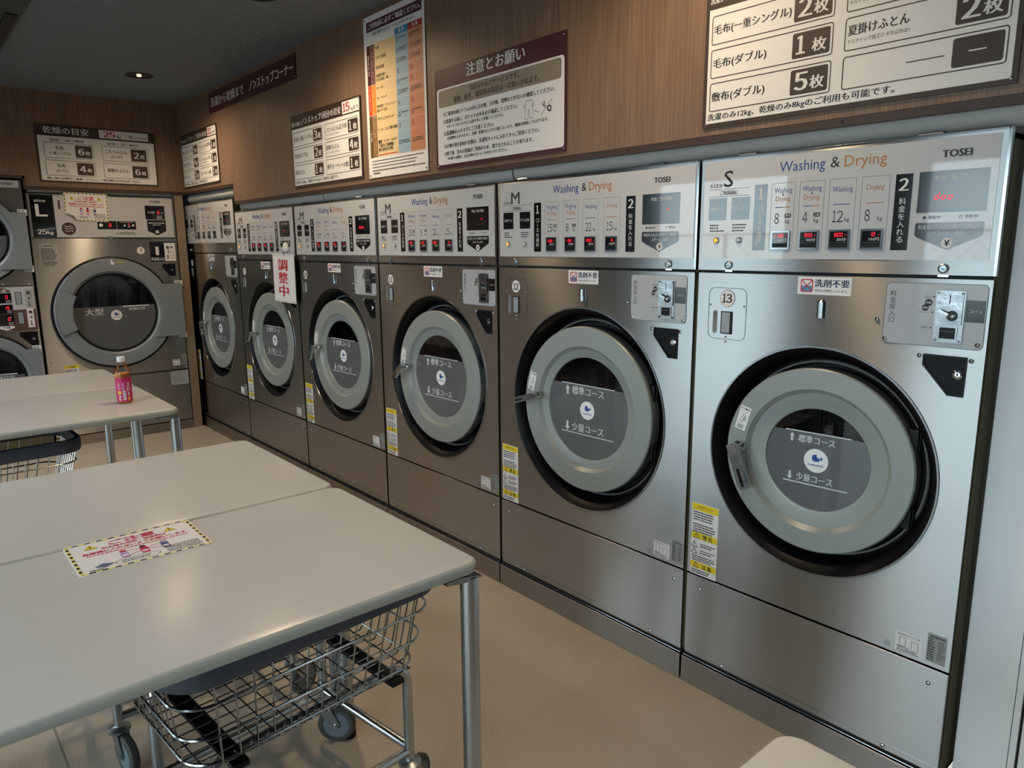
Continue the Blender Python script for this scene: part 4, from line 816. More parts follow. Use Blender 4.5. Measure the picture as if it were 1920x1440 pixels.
# ------------------------------------------------------------------ large dryer 7 on the back wall
def grey_door(parent, cx, cz, R, rgl, xr, zt0, zt1, tabs, film, key, print_):
    b = MB(); b.lathe(cx, cz, [(R + 0.014, 0.0), (R + 0.014, -0.020), (R + 0.004, -0.024), (R, -0.016)], BLACKP, 96); b.build('door_seal', parent)
    b = MB(); g = DGREY
    b.lathe(cx, cz, [(R, -0.002), (R, -0.028), (R - 0.006, -0.034), (rgl + 0.040, -0.036), (rgl + 0.030, -0.034), (rgl + 0.018, -0.020), (rgl + 0.012, -0.018)], g, 112)
    b.lathe(cx, cz, [(rgl + 0.012, -0.018), (rgl + 0.010, -0.024), (rgl, -0.022), (rgl, -0.012)], BLACKP, 96)
    d = b.build('door', parent)
    # hinge wing and handle wing: flat pressings following the ring
    P = [(xr, zt0), (xr, zt1)]; a1 = math.asin((zt1 - cz) / (rgl + 0.05)); a0 = math.asin((zt0 - cz) / (rgl + 0.05))
    P = [(xr, zt0), (xr, zt1)] + [(cx + (rgl + 0.05) * math.cos(a1 + (a0 - a1) * i / 14), cz + (rgl + 0.05) * math.sin(a1 + (a0 - a1) * i / 14)) for i in range(15)]
    q = MB(); q.prism(P, -0.043, -0.030, g); q.build('hinge_cover', d, 0.003)
    if tabs:
        A = [math.radians(152 + 50 * i / 12) for i in range(13)]
        P = [(cx + (R - 0.02) * math.cos(a), cz + (R - 0.02) * math.sin(a)) for a in A] + [(cx + (rgl + 0.004) * math.cos(a), cz + (rgl + 0.004) * math.sin(a)) for a in A[::-1]]
        q = MB(); q.prism(P, -0.046, -0.030, g); q.build('door_handle', d, 0.003)
    q = MB(); q.disc(cx, cz, rgl, -0.012, GLASS, 72); q.build('door_glass', d)
    q = MB(); z = film - cz; a = math.asin(z / rgl); n = 60; A = [PI - a + (PI + 2 * a) * i / n for i in range(n + 1)]
    q.flat([(cx + rgl * 0.997 * math.cos(t), cz + rgl * 0.997 * math.sin(t)) for t in A], -0.0128, WINFILM); print_(q); q.build('window_print', d)
    for z in (zt0 - 0.012, zt1 + 0.012):
        q = MB(); s_ = 1 if z > cz else -1; q.box(xr - 0.045, xr + 0.008, -0.026, -0.001, z - 0.010, z + 0.010, PAPER); q.box(xr - 0.002, xr + 0.009, -0.032, -0.001, z - 0.010 if s_ < 0 else z - 0.035, z + 0.035 if s_ < 0 else z + 0.010, PAPER)
        q.disc(xr - 0.036, z, 0.005, -0.0265, GREYD, 10); q.disc(xr - 0.012, z, 0.005, -0.0265, GREYD, 10); q.ring_rect(xr - 0.029, xr - 0.020, z - 0.005, z + 0.005, 0.001, 0.0012, -0.0265, GREYD, 2); q.build('hinge', parent)
    q = MB(); q.lathe(cx, cz, [(rgl, 0.0), (rgl, 0.42), (0.001, 0.44)], DRUM, 64); q.build('drum', parent)
    return d
DGREY = noise_var(mat('dryer_door_paint', (132, 139, 145), 0.34), nscale=300, amt=0.02)
t = empty('dryer', (-1.108, 6.352, 0)); tag(t, 'large single steel dryer with number 7 and a grey round door on the back wall', 'dryer'); W = 1.010
b = MB()
for bx in ((0, 0.012, 0.012, 0.8, 0.1, 1.90), (W - 0.012, W, 0.012, 0.8, 0.1, 1.90), (0, W, 0.012, 0.8, 1.888, 1.90), (0, W, 0.78, 0.8, 0.1, 1.9)): b.box(*bx, BODY)
b.box(0.012, W - 0.012, 0.02, 0.03, 0.48, 0.54, BLACKM); b.build('body', t)
b = MB(); b.box(0, W, -0.004, 0.03, 0.0, 0.075, STEEL_D); b.build('plinth', t)
b = MB(); b.box(0.004, W - 0.004, 0.0, 0.012, 0.082, 0.504, STEEL); b.build('lower_panel', t)
cx, cz = 0.500, 1.012
b = MB(); plate_hole(b, 0.004, W - 0.004, 0.512, 1.580, cx, cz, 0.318, 0.0, STEEL); b.build('front_panel', t)
def pr(q):
    y = -0.0134; q.box(0.555, 0.748, y, y + 0.0004, 1.052, 1.062, TINT); q.text('乾燥目安', 0.600, 1.024, 0.020, y, TINT, w=0.118, bold=0.04); q.text('大型', 0.290, 0.998, 0.050, y, TINT, w=0.128, bold=0.02); nano_logo(q, 0.505, 0.992, 0.040, y)
d = grey_door(t, cx, cz, 0.418, 0.292, 1.003, 0.800, 1.222, True, 1.062, 'd7', pr)
b = MB(); b.prism([(0.498, 1.385), (0.508, 1.380), (0.523, 1.384), (0.523, 1.402), (0.510, 1.402), (0.507, 1.420), (0.498, 1.420)], -0.038, -0.034, PAPER); b.lines(0.540, 0.590, 1.402, 1, 0.01, 0.008, -0.0364, YEL, 2, 0); b.build('open_mark', d)
b = MB(); b.box(0.004, W - 0.004, 0.0, 0.012, 1.586, 1.900, STEEL); cp = b.build('control_panel', t, 0.0015)
b = MB(); y = -0.0012; b.box(0.018, 0.992, y, 0, 1.590, 1.892, FILM); y -= 0.0003; b.rect(0.021, 0.170, 1.590, 1.892, y, BLACKG); y -= 0.0003
b.text('size', 0.050, 1.842, 0.020, y, WHITE, w=0.070, bold=0.03); b.flat([(0.052, 1.738), (0.126, 1.738), (0.126, 1.752), (0.074, 1.752), (0.074, 1.826), (0.052, 1.826)], y, WHITE); b.num('25', 0.050, 1.610, 0.036, y, WHITE, 0.058, bold=0.05); b.text('kg', 0.113, 1.612, 0.024, y, WHITE, w=0.036, bold=0.04)
b.disc(0.251, 1.652, 0.046, y, mat('dryer_brown', (72, 48, 46), 0.45), 40); y -= 0.0003
for k in (-1, 0, 1):
    P = [(0.251 + 0.028 * u, 1.652 + 0.017 * k + 0.005 * math.sin(u * PI * 1.6)) for u in [-1 + i / 6 for i in range(13)]]
    for p, q in zip(P, P[1:]): b.line(p[0] - 0.0004, p[1], q[0] + 0.0004, q[1], 0.0042, y, WHITE)
b.rect(0.198, 0.212, 1.792, 1.856, y, mat('dryer_brown', (72, 48, 46), 0.45))
b.rect(0.444, 0.576, 1.650, 1.712, y, BLACKG); b.rect(0.579, 0.712, 1.650, 1.712, y, BLACKG); y -= 0.0003
b.disc(0.468, 1.681, 0.013, y, PAPER); b.seg('0', 0.524, 1.671, 0.022, y, LED, 0.08); b.disc(0.632, 1.680, 0.007, y, PAPER); b.disc(0.692, 1.682, 0.008, y, PAPER); b.disc(0.660, 1.690, 0.004, y, LED); b.lines(0.655, 0.672, 1.678, 2, 0.008, 0.003, y, WHITE, 2); b.lines(0.600, 0.70, 1.706, 1, 0.01, 0.003, y, WHITE, 3)
b.text('TOSEI', 0.822, 1.858, 0.017, y, INK, w=0.080, bold=0.055)
b.rect(0.789, 0.933, 1.729, 1.836, y, BLACKG); b.flat([(0.796, 1.640), (0.865, 1.606), (0.934, 1.640), (0.934, 1.724), (0.796, 1.724)], y, BLACKG); y -= 0.0003
b.text('残り時間', 0.806, 1.776, 0.014, y, WHITE, w=0.050); b.seg('0', 0.880, 1.772, 0.021, y, LED, 0.08); b.text('分', 0.906, 1.774, 0.013, y, WHITE); b.lines(0.872, 0.912, 1.758, 2, 0.015, 0.006, y, WHITE, 6, 0.1)
b.lines(0.806, 0.924, 1.705, 1, 0.012, 0.007, y, WHITE, 9, 0); b.lines(0.834, 0.896, 1.690, 1, 0.012, 0.006, y, WHITE, 10, 0); b.disc(0.865, 1.633, 0.012, y, PAPER); b.text('¥', 0.865, 1.627, 0.012, y - 0.0003, INK, w=0.010, align='c', bold=0.05)
tri_mark(b, 0.578, 1.621, 0.010, y, INK, FILM); b.lines(0.594, 0.712, 1.628, 2, 0.011, 0.0045, y, INK, 12, 0.25); b.build('overlay', cp)
b = MB(); b.lathe(0.520, 1.590, [(0.012, -0.002), (0.011, -0.012), (0.0005, -0.012)], CHROME, 18); b.box(0.508, 0.532, -0.010, 0.0, 1.573, 1.580, CHROME); b.build('panel_lock', cp)
b = MB(); b.disc(0.729, 1.487, 0.030, -0.0006, GREYD, 30); b.disc(0.729, 1.487, 0.0285, -0.0009, PAPER, 30); b.num('7', 0.729, 1.474, 0.026, -0.0012, mat('ink_dark_maroon', (58, 26, 32), 0.5), 0.019, 'c', 0.06); b.build('number_plate', t)
b = MB(); y = -0.002; b.box(0.796, 0.994, y, 0, 1.398, 1.556, BLACKG); b.rect(0.905, 0.990, 1.402, 1.546, y - 0.0003, PAPER); b.rect(0.835, 0.866, 1.447, 1.520, y - 0.0003, RINGM); b.rect(0.839, 0.862, 1.451, 1.516, y - 0.0005, PAPER); b.text('料金投入口', 0.802, 1.406, 0.024, y - 0.0003, WHITE, w=0.098, bold=0.02)
cp = b.build('coin_panel', t, 0.0006)
b = MB(); b.lathe(0.930, 1.510, [(0.012, y), (0.010, y - 0.006), (0.0005, y - 0.007)], STEEL_P, 16); b.lathe(0.934, 1.478, [(0.006, y), (0.005, y - 0.006), (0.0005, y - 0.007)], STEEL_P, 12); b.box(0.923, 0.930, y - 0.004, y, 1.420, 1.450, BLACKM); b.disc(0.962, 1.512, 0.008, y - 0.0004, INK); b.lines(0.952, 0.980, 1.470, 3, 0.020, 0.004, y - 0.0004, LINEG, 9); b.build('coin_mechanism', cp)
b = MB(); b.prism([(0.882, 1.372), (0.877, 1.352), (0.930, 1.283), (0.977, 1.283), (0.977, 1.378), (0.880, 1.378)][::-1][::-1], -0.003, 0, BLACKP); b.lathe(0.950, 1.330, [(0.011, -0.003), (0.009, -0.007), (0.0005, -0.008)], CHROME, 18); b.build('lock_recess', t)
b = MB(); y = -0.0005; b.rrect(0.045, 0.165, 1.376, 1.544, 0.022, y, 0, mat('label_grey', (170, 168, 164), 0.5)); b.lines(0.075, 0.135, 1.530, 1, 0.01, 0.007, y - 0.0003, INK, 1, 0); b.lines(0.056, 0.154, 1.508, 4, 0.011, 0.006, y - 0.0003, INK, 2); b.lines(0.056, 0.154, 1.462, 4, 0.011, 0.006, y - 0.0003, INK, 3); b.lines(0.060, 0.154, 1.412, 3, 0.011, 0.006, y - 0.0003, INK, 4); b.build('instruction_label', t)
b = MB(); b.rrect(0.890, 0.946, 0.545, 0.598, 0.003, y, 0, PAPER); b.ring_rect(0.900, 0.938, 0.553, 0.590, 0.006, 0.002, y - 0.0003, LINEG); b.lines(0.896, 0.940, 0.594, 1, 0.01, 0.004, y - 0.0003, INK, 1, 0); b.build('rating_label', t)
b = MB(); b.rect(0.960, 1.000, 0.552, 0.636, y, mat('silver_label', (150, 154, 152), 0.4)); b.lines(0.964, 0.996, 0.630, 8, 0.009, 0.004, y - 0.0003, LINEG, 3); b.build('rating_plate', t)
b = MB(); b.rect(0.112, 0.210, 0.520, 0.628, y, PAPER); b.rect(0.112, 0.210, 0.606, 0.628, y - 0.0003, YEL); b.text('注意', 0.165, 0.609, 0.014, y - 0.0005, INK, w=0.030, align='c', bold=0.04); tri_mark(b, 0.138, 0.617, 0.008, y - 0.0005, INK, YEL); b.lines(0.116, 0.204, 0.598, 6, 0.012, 0.006, y - 0.0003, INK, 5); b.build('warning_label', t)
b = MB(); b.rect(0.862, 1.002, 0.384, 0.498, y, mat('label_cool', (176, 180, 184), 0.5)); b.lines(0.870, 0.990, 0.490, 7, 0.014, 0.004, y - 0.0003, LINEG, 8, 0.4); b.build('paper_label', t)
for x, z in ((0.025, 1.560), (0.030, 1.05), (0.03, 0.66), (0.990, 0.525)): screw(t, x, z, 0, 0.006)

# ------------------------------------------------------------------ stacked dryer at the left edge
t = empty('stacked_dryer', (-1.810, 6.352, 0)); tag(t, 'steel dryer with two grey doors, one above the other, at the left picture edge', 'dryer'); W = 0.690
b = MB()
for bx in ((0, 0.012, 0.012, 0.8, 0.1, 1.988), (W - 0.012, W, 0.012, 0.8, 0.1, 1.988), (0, W, 0.012, 0.8, 1.976, 1.988), (0, W, 0.78, 0.8, 0.1, 1.98), (0, W, 0.0, 0.03, 0.0, 0.25)): b.box(*bx, BODY)
b.build('body', t)
b = MB(); CX = 0.345; RD = 0.310
plate_hole(b, 0.004, W - 0.004, 1.245, 1.986, CX, 1.580, 0.225, 0.0, STEEL); plate_hole(b, 0.004, W - 0.004, 0.26, 0.905, CX, 0.583, 0.225, 0.0, STEEL); b.box(0.004, W - 0.004, 0.0, 0.012, 0.908, 1.242, STEEL); b.build('front_panel', t)
def pr2(z):
    def f(q): q.box(CX - 0.02, CX + 0.17, -0.0134, -0.013, z + 0.022, z + 0.030, TINT); q.text('乾燥目安', CX + 0.01, z - 0.008, 0.022, -0.0134, TINT, w=0.14, bold=0.04); nano_logo(q, CX - 0.07, z - 0.03, 0.03, -0.0134)
    return f
grey_door(t, CX, 1.580, RD, 0.215, 0.688, 1.363, 1.762, True, 1.60, 'd6u', pr2(1.575)); grey_door(t, CX, 0.583, RD, 0.215, 0.672, 0.383, 0.782, True, 0.603, 'd6l', pr2(0.585))
b = MB(); y = -0.001; b.box(0.52, 0.672, y, 0, 1.935, 1.984, FILM); b.text('TOSEI', 0.545, 1.950, 0.019, y - 0.0003, INK, w=0.092, bold=0.055); b.build('maker_plate', t)
b = MB(); b.box(0.36, 0.678, y, 0, 1.072, 1.236, FILM); b.box(0.36, 0.678, y, 0, 0.918, 1.072, mat('dryer_brown2', (92, 66, 60), 0.45)); y -= 0.0003
for z0, z1, g in ((1.122, 1.195, '0'), (1.048, 1.112, '15'), (0.962, 1.040, '0')): b.rect(0.44, 0.540, z0, z1, y, BLACKG); b.seg(g, 0.504 if g == '0' else 0.488, (z0 + z1) / 2 - 0.004, 0.022, y - 0.0003, LED, 0.08); b.lines(0.504, 0.534, z0 + 0.020, 2, 0.010, 0.004, y - 0.0003, WHITE, 4, 0.1)
b.flat([(0.44, 1.200), (0.536, 1.200), (0.536, 1.214), (0.500, 1.230), (0.476, 1.230), (0.44, 1.214)], y, mat('dryer_brown2', (92, 66, 60), 0.45)); b.text('上段', 0.488, 1.202, 0.019, y - 0.0003, WHITE, w=0.050, align='c', bold=0.04); b.flat([(0.44, 0.944), (0.488, 0.924), (0.536, 0.944), (0.536, 0.958), (0.44, 0.958)], y, PAPER); b.text('下段', 0.488, 0.938, 0.017, y - 0.0003, INK, w=0.048, align='c', bold=0.04)
for z0, m in ((1.110, PAPER), (0.966, PAPER)): b.rect(0.562, 0.602, z0, z0 + 0.090, y, BLACKM); b.rect(0.566, 0.598, z0 + 0.004, z0 + 0.086, y - 0.0003, mat('lens_grey', (150, 156, 164), 0.3))
cp = b.build('control_strip', t)
for z in (1.080, 0.940):
    b = MB(); b.rrect(0.622, 0.664, z, z + 0.142, 0.004, y - 0.002, y, PAPER if z < 1 else FILM_L); b.lathe(0.643, z + 0.112, [(0.012, y - 0.002), (0.010, y - 0.008), (0.0005, y - 0.009)], STEEL_P, 14); b.lathe(0.645, z + 0.074, [(0.007, y - 0.002), (0.006, y - 0.007), (0.0005, y - 0.008)], STEEL_P, 12); b.box(0.640, 0.645, y - 0.003, y - 0.002, z + 0.020, z + 0.050, BLACKM); b.box(0.634, 0.652, y - 0.003, y - 0.002, z + 0.018, z + 0.023, BLACKM); b.build('coin_mechanism', cp)
b = MB(); b.prism([(0.628, 0.805), (0.672, 0.805), (0.672, 0.905), (0.560, 0.905), (0.560, 0.880)], -0.003, 0, BLACKP); b.lathe(0.645, 0.855, [(0.012, -0.003), (0.010, -0.007), (0.0005, -0.008)], CHROME, 18); b.build('lock_recess', t)
for x, z in ((0.50, 1.255), (0.655, 1.255), (0.550, 0.912), (0.680, 0.912), (0.52, 1.02)): screw(t, x, z, -0.001, 0.0065)

# ------------------------------------------------------------------ tables
def table(x0, x1, y0, y1, zt, label, group, r=0.035, th=0.030, legs=((0, 0), (1, 0), (0, 1), (1, 1)), top=None):
    t = empty('folding_table', ((x0 + x1) / 2, (y0 + y1) / 2, 0)); tag(t, label, 'table', group); hx, hy = (x1 - x0) / 2, (y1 - y0) / 2
    b = MB(); rings = []
    for ins, z in ((0.010, zt - th), (0.003, zt - th + 0.004), (0.0, zt - th + 0.012), (0.0, zt - 0.008), (0.002, zt - 0.003), (0.006, zt - 0.0005), (0.010, zt)):
        rings.append([(x, y, z) for x, y in rr(-hx + ins, hx - ins, -hy + ins, hy - ins, r - ins * 0.6, 8)])
    n = len(rings[0]); V = [p for q in rings for p in q]; k = len(rings)
    b.add(V, [(j * n + i, j * n + (i + 1) % n, (j + 1) * n + (i + 1) % n, (j + 1) * n + i) for j in range(k - 2) for i in range(n)], EDGE, True)
    b.add(V, [((k - 2) * n + i, (k - 2) * n + (i + 1) % n, (k - 1) * n + (i + 1) % n, (k - 1) * n + i) for i in range(n)] + [tuple(range((k - 1) * n, k * n))], top or TOP)
    b.add(V, [tuple(range(n - 1, -1, -1))], BLACKM); b.build('tabletop', t)
    b = MB(); b.box(-hx + 0.12, hx - 0.12, -hy + 0.15, -hy + 0.17, zt - th - 0.030, zt - th, BLACKP); b.box(-hx + 0.12, hx - 0.12, hy - 0.17, hy - 0.15, zt - th - 0.030, zt - th, BLACKP); b.build('apron', t)
    for i, j in legs:
        sx, sy = (1 if i else -1), (1 if j else -1); lx, ly = sx * (hx - 0.018), sy * (hy - 0.026)
        b = MB(); zb = zt - th - 0.012; b.zlathe(0, 0, [(0.0215, 0.012), (0.0215, zb)], TUBE, 24); b.zlathe(0, 0, [(0.001, 0.0), (0.020, 0.0), (0.0235, 0.004), (0.0235, 0.022), (0.0215, 0.024)], BLACKP, 24); b.hprism([(0.021 * math.cos(a * PI / 8), 0.021 * math.sin(a * PI / 8)) for a in range(16)], zb - 0.001, zb, BLACKP)
        o = b.build('leg', t, key=('leg', zt)); o.location = (lx - sx * 0.0, ly, 0)
        b = MB(); b.prism([(-0.03, zb - 0.004), (0.024, zb - 0.004), (0.024, zb), (-0.03, zt - th - 0.001), (-0.075, zt - th - 0.001), (-0.075, zb + 0.004)], -0.018, 0.018, RINGM)
        o = b.build('leg_bracket', t, key=('brk', zt)); o.location = (lx, ly, 0); o.scale = (sx, 1, 1)
    return t
ZT = 0.8076; TG = 'pale laminate folding tables'
table(-2.822, -1.018, 1.208, 1.9015, ZT, 'nearest large pale laminate table, the printed notice card on it', TG)
table(-2.822, -1.018, 1.9085, 2.613, ZT, 'pale laminate table pushed against the back of the nearest one', TG)
table(-2.840, -1.036, 3.336, 4.068, ZT, 'pale laminate table with the juice bottle on it', TG)
table(-2.840, -1.036, 4.072, 4.775, ZT, 'far pale laminate table right in front of the dryers', TG)
MARB = noise_var(mat('stool_table_top', (238, 230, 216), 0.4), nscale=6, amt=0.04)
table(-1.75, -0.930, -0.20, 0.522, 0.72, 'low cream table with one rounded corner showing at the bottom picture edge', 'low table', r=0.040, th=0.028, top=MARB)

# ------------------------------------------------------------------ laundry carts
WIRE = mat('chrome_wire', (170, 172, 172), 0.2, 1.0)
BUMP = mat('bumper_rubber', (74, 79, 90), 0.55)
RUBB = mat('wheel_rubber', (66, 68, 64), 0.65)
HUB = mat('wheel_hub', (112, 120, 128), 0.45)
def ring_path(hx, hy, r, z, seg=7): return [(x, y, z) for x, y in rr(-hx, hx, -hy, hy, r, seg)]
def make_cart():
    t = empty('laundry_cart', (0, 0, 0)); b = MB(); YN_, YF = -0.285, 0.125
    LV = {0.650: (-0.336, 0.322), 0.596: (-0.333, 0.314), 0.520: (-0.323, 0.293), 0.455: (-0.313, 0.267)}
    def loop(z, x0, x1, y0, y1, r, seg=7): return [(x, y, z) for x, y in rr(x0, x1, y0, y1, r, seg)]
    for k, (z, (x0, x1)) in enumerate(list(LV.items())[1:]): b.tube(loop(z, x0, x1, YN_ + 0.006 * k, YF - 0.006 * k, 0.07), 0.0034, WIRE, 6, closed=True)
    zb = 0.440; (tx0, tx1), (bx0, bx1) = LV[0.650], LV[0.455]; nx, ny = 13, 9
    def upright(xb, yb, xt, yt, ix, iy):
        b.tube([(xb - ix * 0.035, yb - iy * 0.035, zb), (xb - ix * 0.010, yb - iy * 0.010, zb), (xb, yb, zb + 0.010), (xt, yt, 0.655)], 0.0022, WIRE, 5)
    for i in range(nx):
        f = (i + 0.5) / nx
        for sy, yb, yt in ((-1, YN_ + 0.012, YN_), (1, YF - 0.012, YF)): upright(bx0 + 0.04 + f * (bx1 - bx0 - 0.08), yb, tx0 + 0.05 + f * (tx1 - tx0 - 0.10), yt, 0, sy)
    for i in range(ny):
        y = YN_ + 0.05 + (YF - YN_ - 0.10) * (i + 0.5) / ny
        upright(bx0, y, tx0, y, -1, 0); upright(bx1, y, tx1, y, 1, 0)
    for i in range(nx + 1):
        x = bx0 + 0.03 + (bx1 - bx0 - 0.06) * i / nx; b.tube([(x, YN_ + 0.02, zb), (x, YF - 0.02, zb)], 0.0022, WIRE, 5)
    for i in range(ny + 1):
        y = YN_ + 0.03 + (YF - YN_ - 0.06) * i / ny; b.tube([(bx0 + 0.02, y, zb - 0.0045), (bx1 - 0.02, y, zb - 0.0045)], 0.0022, WIRE, 5)
    b.build('wire_basket', t)
    b = MB(); e = 0.014; P = rr(tx0 - e, tx1 + e, YN_ - e, YF + e, 0.085, 8); n = len(P); Q = rr(tx0 + 0.004, tx1 - 0.004, YN_ + 0.004, YF - 0.004, 0.067, 8)
    P1 = rr(tx0 - e - .004, tx1 + e + .004, YN_ - e - .004, YF + e + .004, 0.088, 8)
    R_ = [[(x, y, 0.642) for x, y in P], [(x, y, 0.652) for x, y in P1], [(x, y, 0.688) for x, y in P1], [(x, y, 0.698) for x, y in P], [(x, y, 0.698) for x, y in Q], [(x, y, 0.642) for x, y in Q]]
    V = [p for q in R_ for p in q]; k = 6; b.add(V, [(j * n + i, j * n + (i + 1) % n, ((j + 1) % k) * n + (i + 1) % n, ((j + 1) % k) * n + i) for j in range(k) for i in range(n)], BUMP, True); b.build('bumper_rim', t)
    b = MB(); px, py = 0.265, 0.213; r = 0.0135
    PX = {-1: px, 1: 0.242}; PY = {-1: py, 1: 0.184}
    for sy in (-1, 1):
        px, py = PX[sy], PY[sy]
        path = [(px, sy * py, 0.135)] + [(px - 0.055 + 0.055 * math.cos(a), sy * py, 0.362 + 0.055 * math.sin(a)) for a in [PI / 2 * i / 6 for i in range(7)]] + [(-(px - 0.055 + 0.055 * math.cos(a)), sy * py, 0.362 + 0.055 * math.sin(a)) for a in [PI / 2 * i / 6 for i in range(6, -1, -1)]] + [(-px, sy * py, 0.135)]
        b.tube(path, r, TUBE, 12); b.tube([(-px, sy * py, 0.162), (px, sy * py, 0.162)], r * 0.9, TUBE, 10)
    for sx in (-1, 1): b.tube([(sx * PX[-1], -PY[-1], 0.172), (sx * PX[1], PY[1], 0.172)], r * 0.9, TUBE, 10)
    b.build('frame', t)
    for sx in (-1, 1):
        b = MB(); b.box(sx * 0.205 - 0.03, sx * 0.205 + 0.006, YN_ + 0.01, 0.20, 0.418, 0.431, BLACKP); b.build('cross_bar', t)
    for sx, sy, sw in ((1, 1, -0.78), (1, -1, 0.4), (-1, 1, -1.0), (-1, -1, -1.35)):
        px, py = PX[sy], PY[sy]; c2 = MB()
        c2.zlathe(0, 0, [(0.010, 0.128), (0.010, 0.150)], ZINC, 12); c2.zlathe(0, 0, [(0.001, 0.118), (0.028, 0.118), (0.031, 0.122), (0.031, 0.128), (0.020, 0.132), (0.012, 0.136), (0.001, 0.136)], ZINC, 24)
        for q in (-1, 1): c2.T = Matrix.Identity(4); c2.prism([(-0.022, 0.118), (0.022, 0.118), (0.047, 0.064), (0.041, 0.048), (0.030, 0.048)], q * 0.017 - 0.0015, q * 0.017 + 0.0015, ZINC)
        c2.cyl(0.036, 0.058, 0.007, -0.024, 0.024, CHROME, 12)
        f = c2.build('caster', t, key='fork'); f.location = (sx * px, sy * py, 0); f.rotation_euler = (0, 0, sw)
        w_ = MB(); w_.lathe(0, 0, [(0.042, -0.013), (0.052, -0.013), (0.0572, -0.008), (0.0580, 0.0), (0.0572, 0.008), (0.052, 0.013), (0.042, 0.013)], RUBB, 40)
        for q in (-1, 1): w_.lathe(0, 0, [(0.042, q * 0.013), (0.041, q * 0.0105), (0.038, q * 0.0105), (0.037, q * 0.012), (0.012, q * 0.013), (0.0005, q * 0.013)], HUB, 32)
        o = w_.build('wheel', f, key='wheel'); o.location = (0.036, 0, 0.058)
    return t
def copy_tree(o, parent=None):
    c = o.copy(); COL.objects.link(c); c.parent = parent
    for ch in list(o.children): copy_tree(ch, c)
    return c
cart = make_cart(); place(cart, (-1.323, 1.700, 0), math.radians(5)); CG = 'wire laundry carts under the tables'
tag(cart, 'wire laundry cart with a dark rim under the nearest table', 'laundry cart', CG)
for loc, rz, l in (((-1.330, 2.395, 0), math.radians(-2), 'wire laundry cart under the second table, only its casters showing'), ((-1.735, 3.800, 0), math.radians(2), 'wire laundry cart under the table that carries the bottle')):
    c = copy_tree(cart); place(c, loc, rz); tag(c, l, 'laundry cart', CG)

# ------------------------------------------------------------------ juice bottle
t = empty('juice_bottle', (-1.186, 3.632, ZT)); tag(t, 'small plastic bottle of orange juice with pink label and white cap on the table', 'bottle')
b = MB(); b.zlathe(0, 0, [(0.001, 0.001), (0.028, 0.001), (0.0325, 0.006), (0.0325, 0.090), (0.0310, 0.100), (0.0335, 0.112), (0.0345, 0.132), (0.0320, 0.148), (0.024, 0.166), (0.0150, 0.182), (0.0130, 0.190), (0.0130, 0.196)], BOTTLE, 40); b.build('bottle_body', t)
b = MB(); b.zlathe(0, 0, [(0.001, 0.002), (0.0270, 0.002), (0.0315, 0.008), (0.0315, 0.100), (0.0325, 0.112), (0.0335, 0.130), (0.0328, 0.138), (0.001, 0.138)], mat('orange_juice', (255, 158, 62), 0.5), 40); b.build('juice', t)
b = MB(); b.zlathe(0, 0, [(0.0165, 0.190), (0.0170, 0.192), (0.0170, 0.210), (0.0155, 0.213), (0.001, 0.213)], PAPER, 32); b.build('cap', t)
b = MB(); LP = mat('label_pink', (196, 34, 98), 0.4); b.zlathe(0, 0, [(0.0330, 0.010), (0.0330, 0.098), (0.0322, 0.104), (0.0342, 0.114), (0.0345, 0.119)], LP, 48)
def wrap(mb, T0, Fn):
    """bend flat print around the bottle: x is arc length, facing the camera"""
    o = len(mb.v); Fn(); R = 0.0335; base = math.atan2(-3.632, -0.765)
    for i in range(o, len(mb.v)):
        x, y, z = mb.v[i]; a = base + x / R; rr_ = R - y; mb.v[i] = (rr_ * math.cos(a), rr_ * math.sin(a), z)
def bp():
    for i in range(6): b.rect(-0.006 + 0.002 * i, -0.004 + 0.002 * i, 0.018, 0.060, -0.0002, PAPER)
    for i in range(3):
        z = 0.024 + 0.012 * i
        for k in range(5): b.rect(-0.0045, -0.0045 + 0.009, z + 0.0016 * k, z + 0.0016 * k + 0.0008, -0.0005, INK)
    for i in range(5): b.rect(-0.007 + 0.002 * i, -0.005 + 0.002 * i, 0.062, 0.098, -0.0002, mat('label_lilac', (196, 120, 170), 0.5))
    b.vtext('○○日本', 0.019, 0.036, 0.100, 0.011, -0.0006, WHITE, bold=0.03) if False else b.vtext('3日本', 0.018, 0.034, 0.100, 0.012, -0.0006, WHITE, bold=0.05)
    b.disc(0.018, 0.024, 0.008, -0.0006, mat('fruit_orange', (240, 150, 40), 0.5), 16); b.disc(-0.020, 0.052, 0.008, -0.0006, YEL, 16); b.vtext('みかん', -0.020, 0.066, 0.098, 0.008, -0.0006, WHITE, bold=0.04); b.vtext('30', -0.020, 0.014, 0.040, 0.008, -0.0006, WHITE, bold=0.05)
wrap(b, None, bp); b.build('label', t)

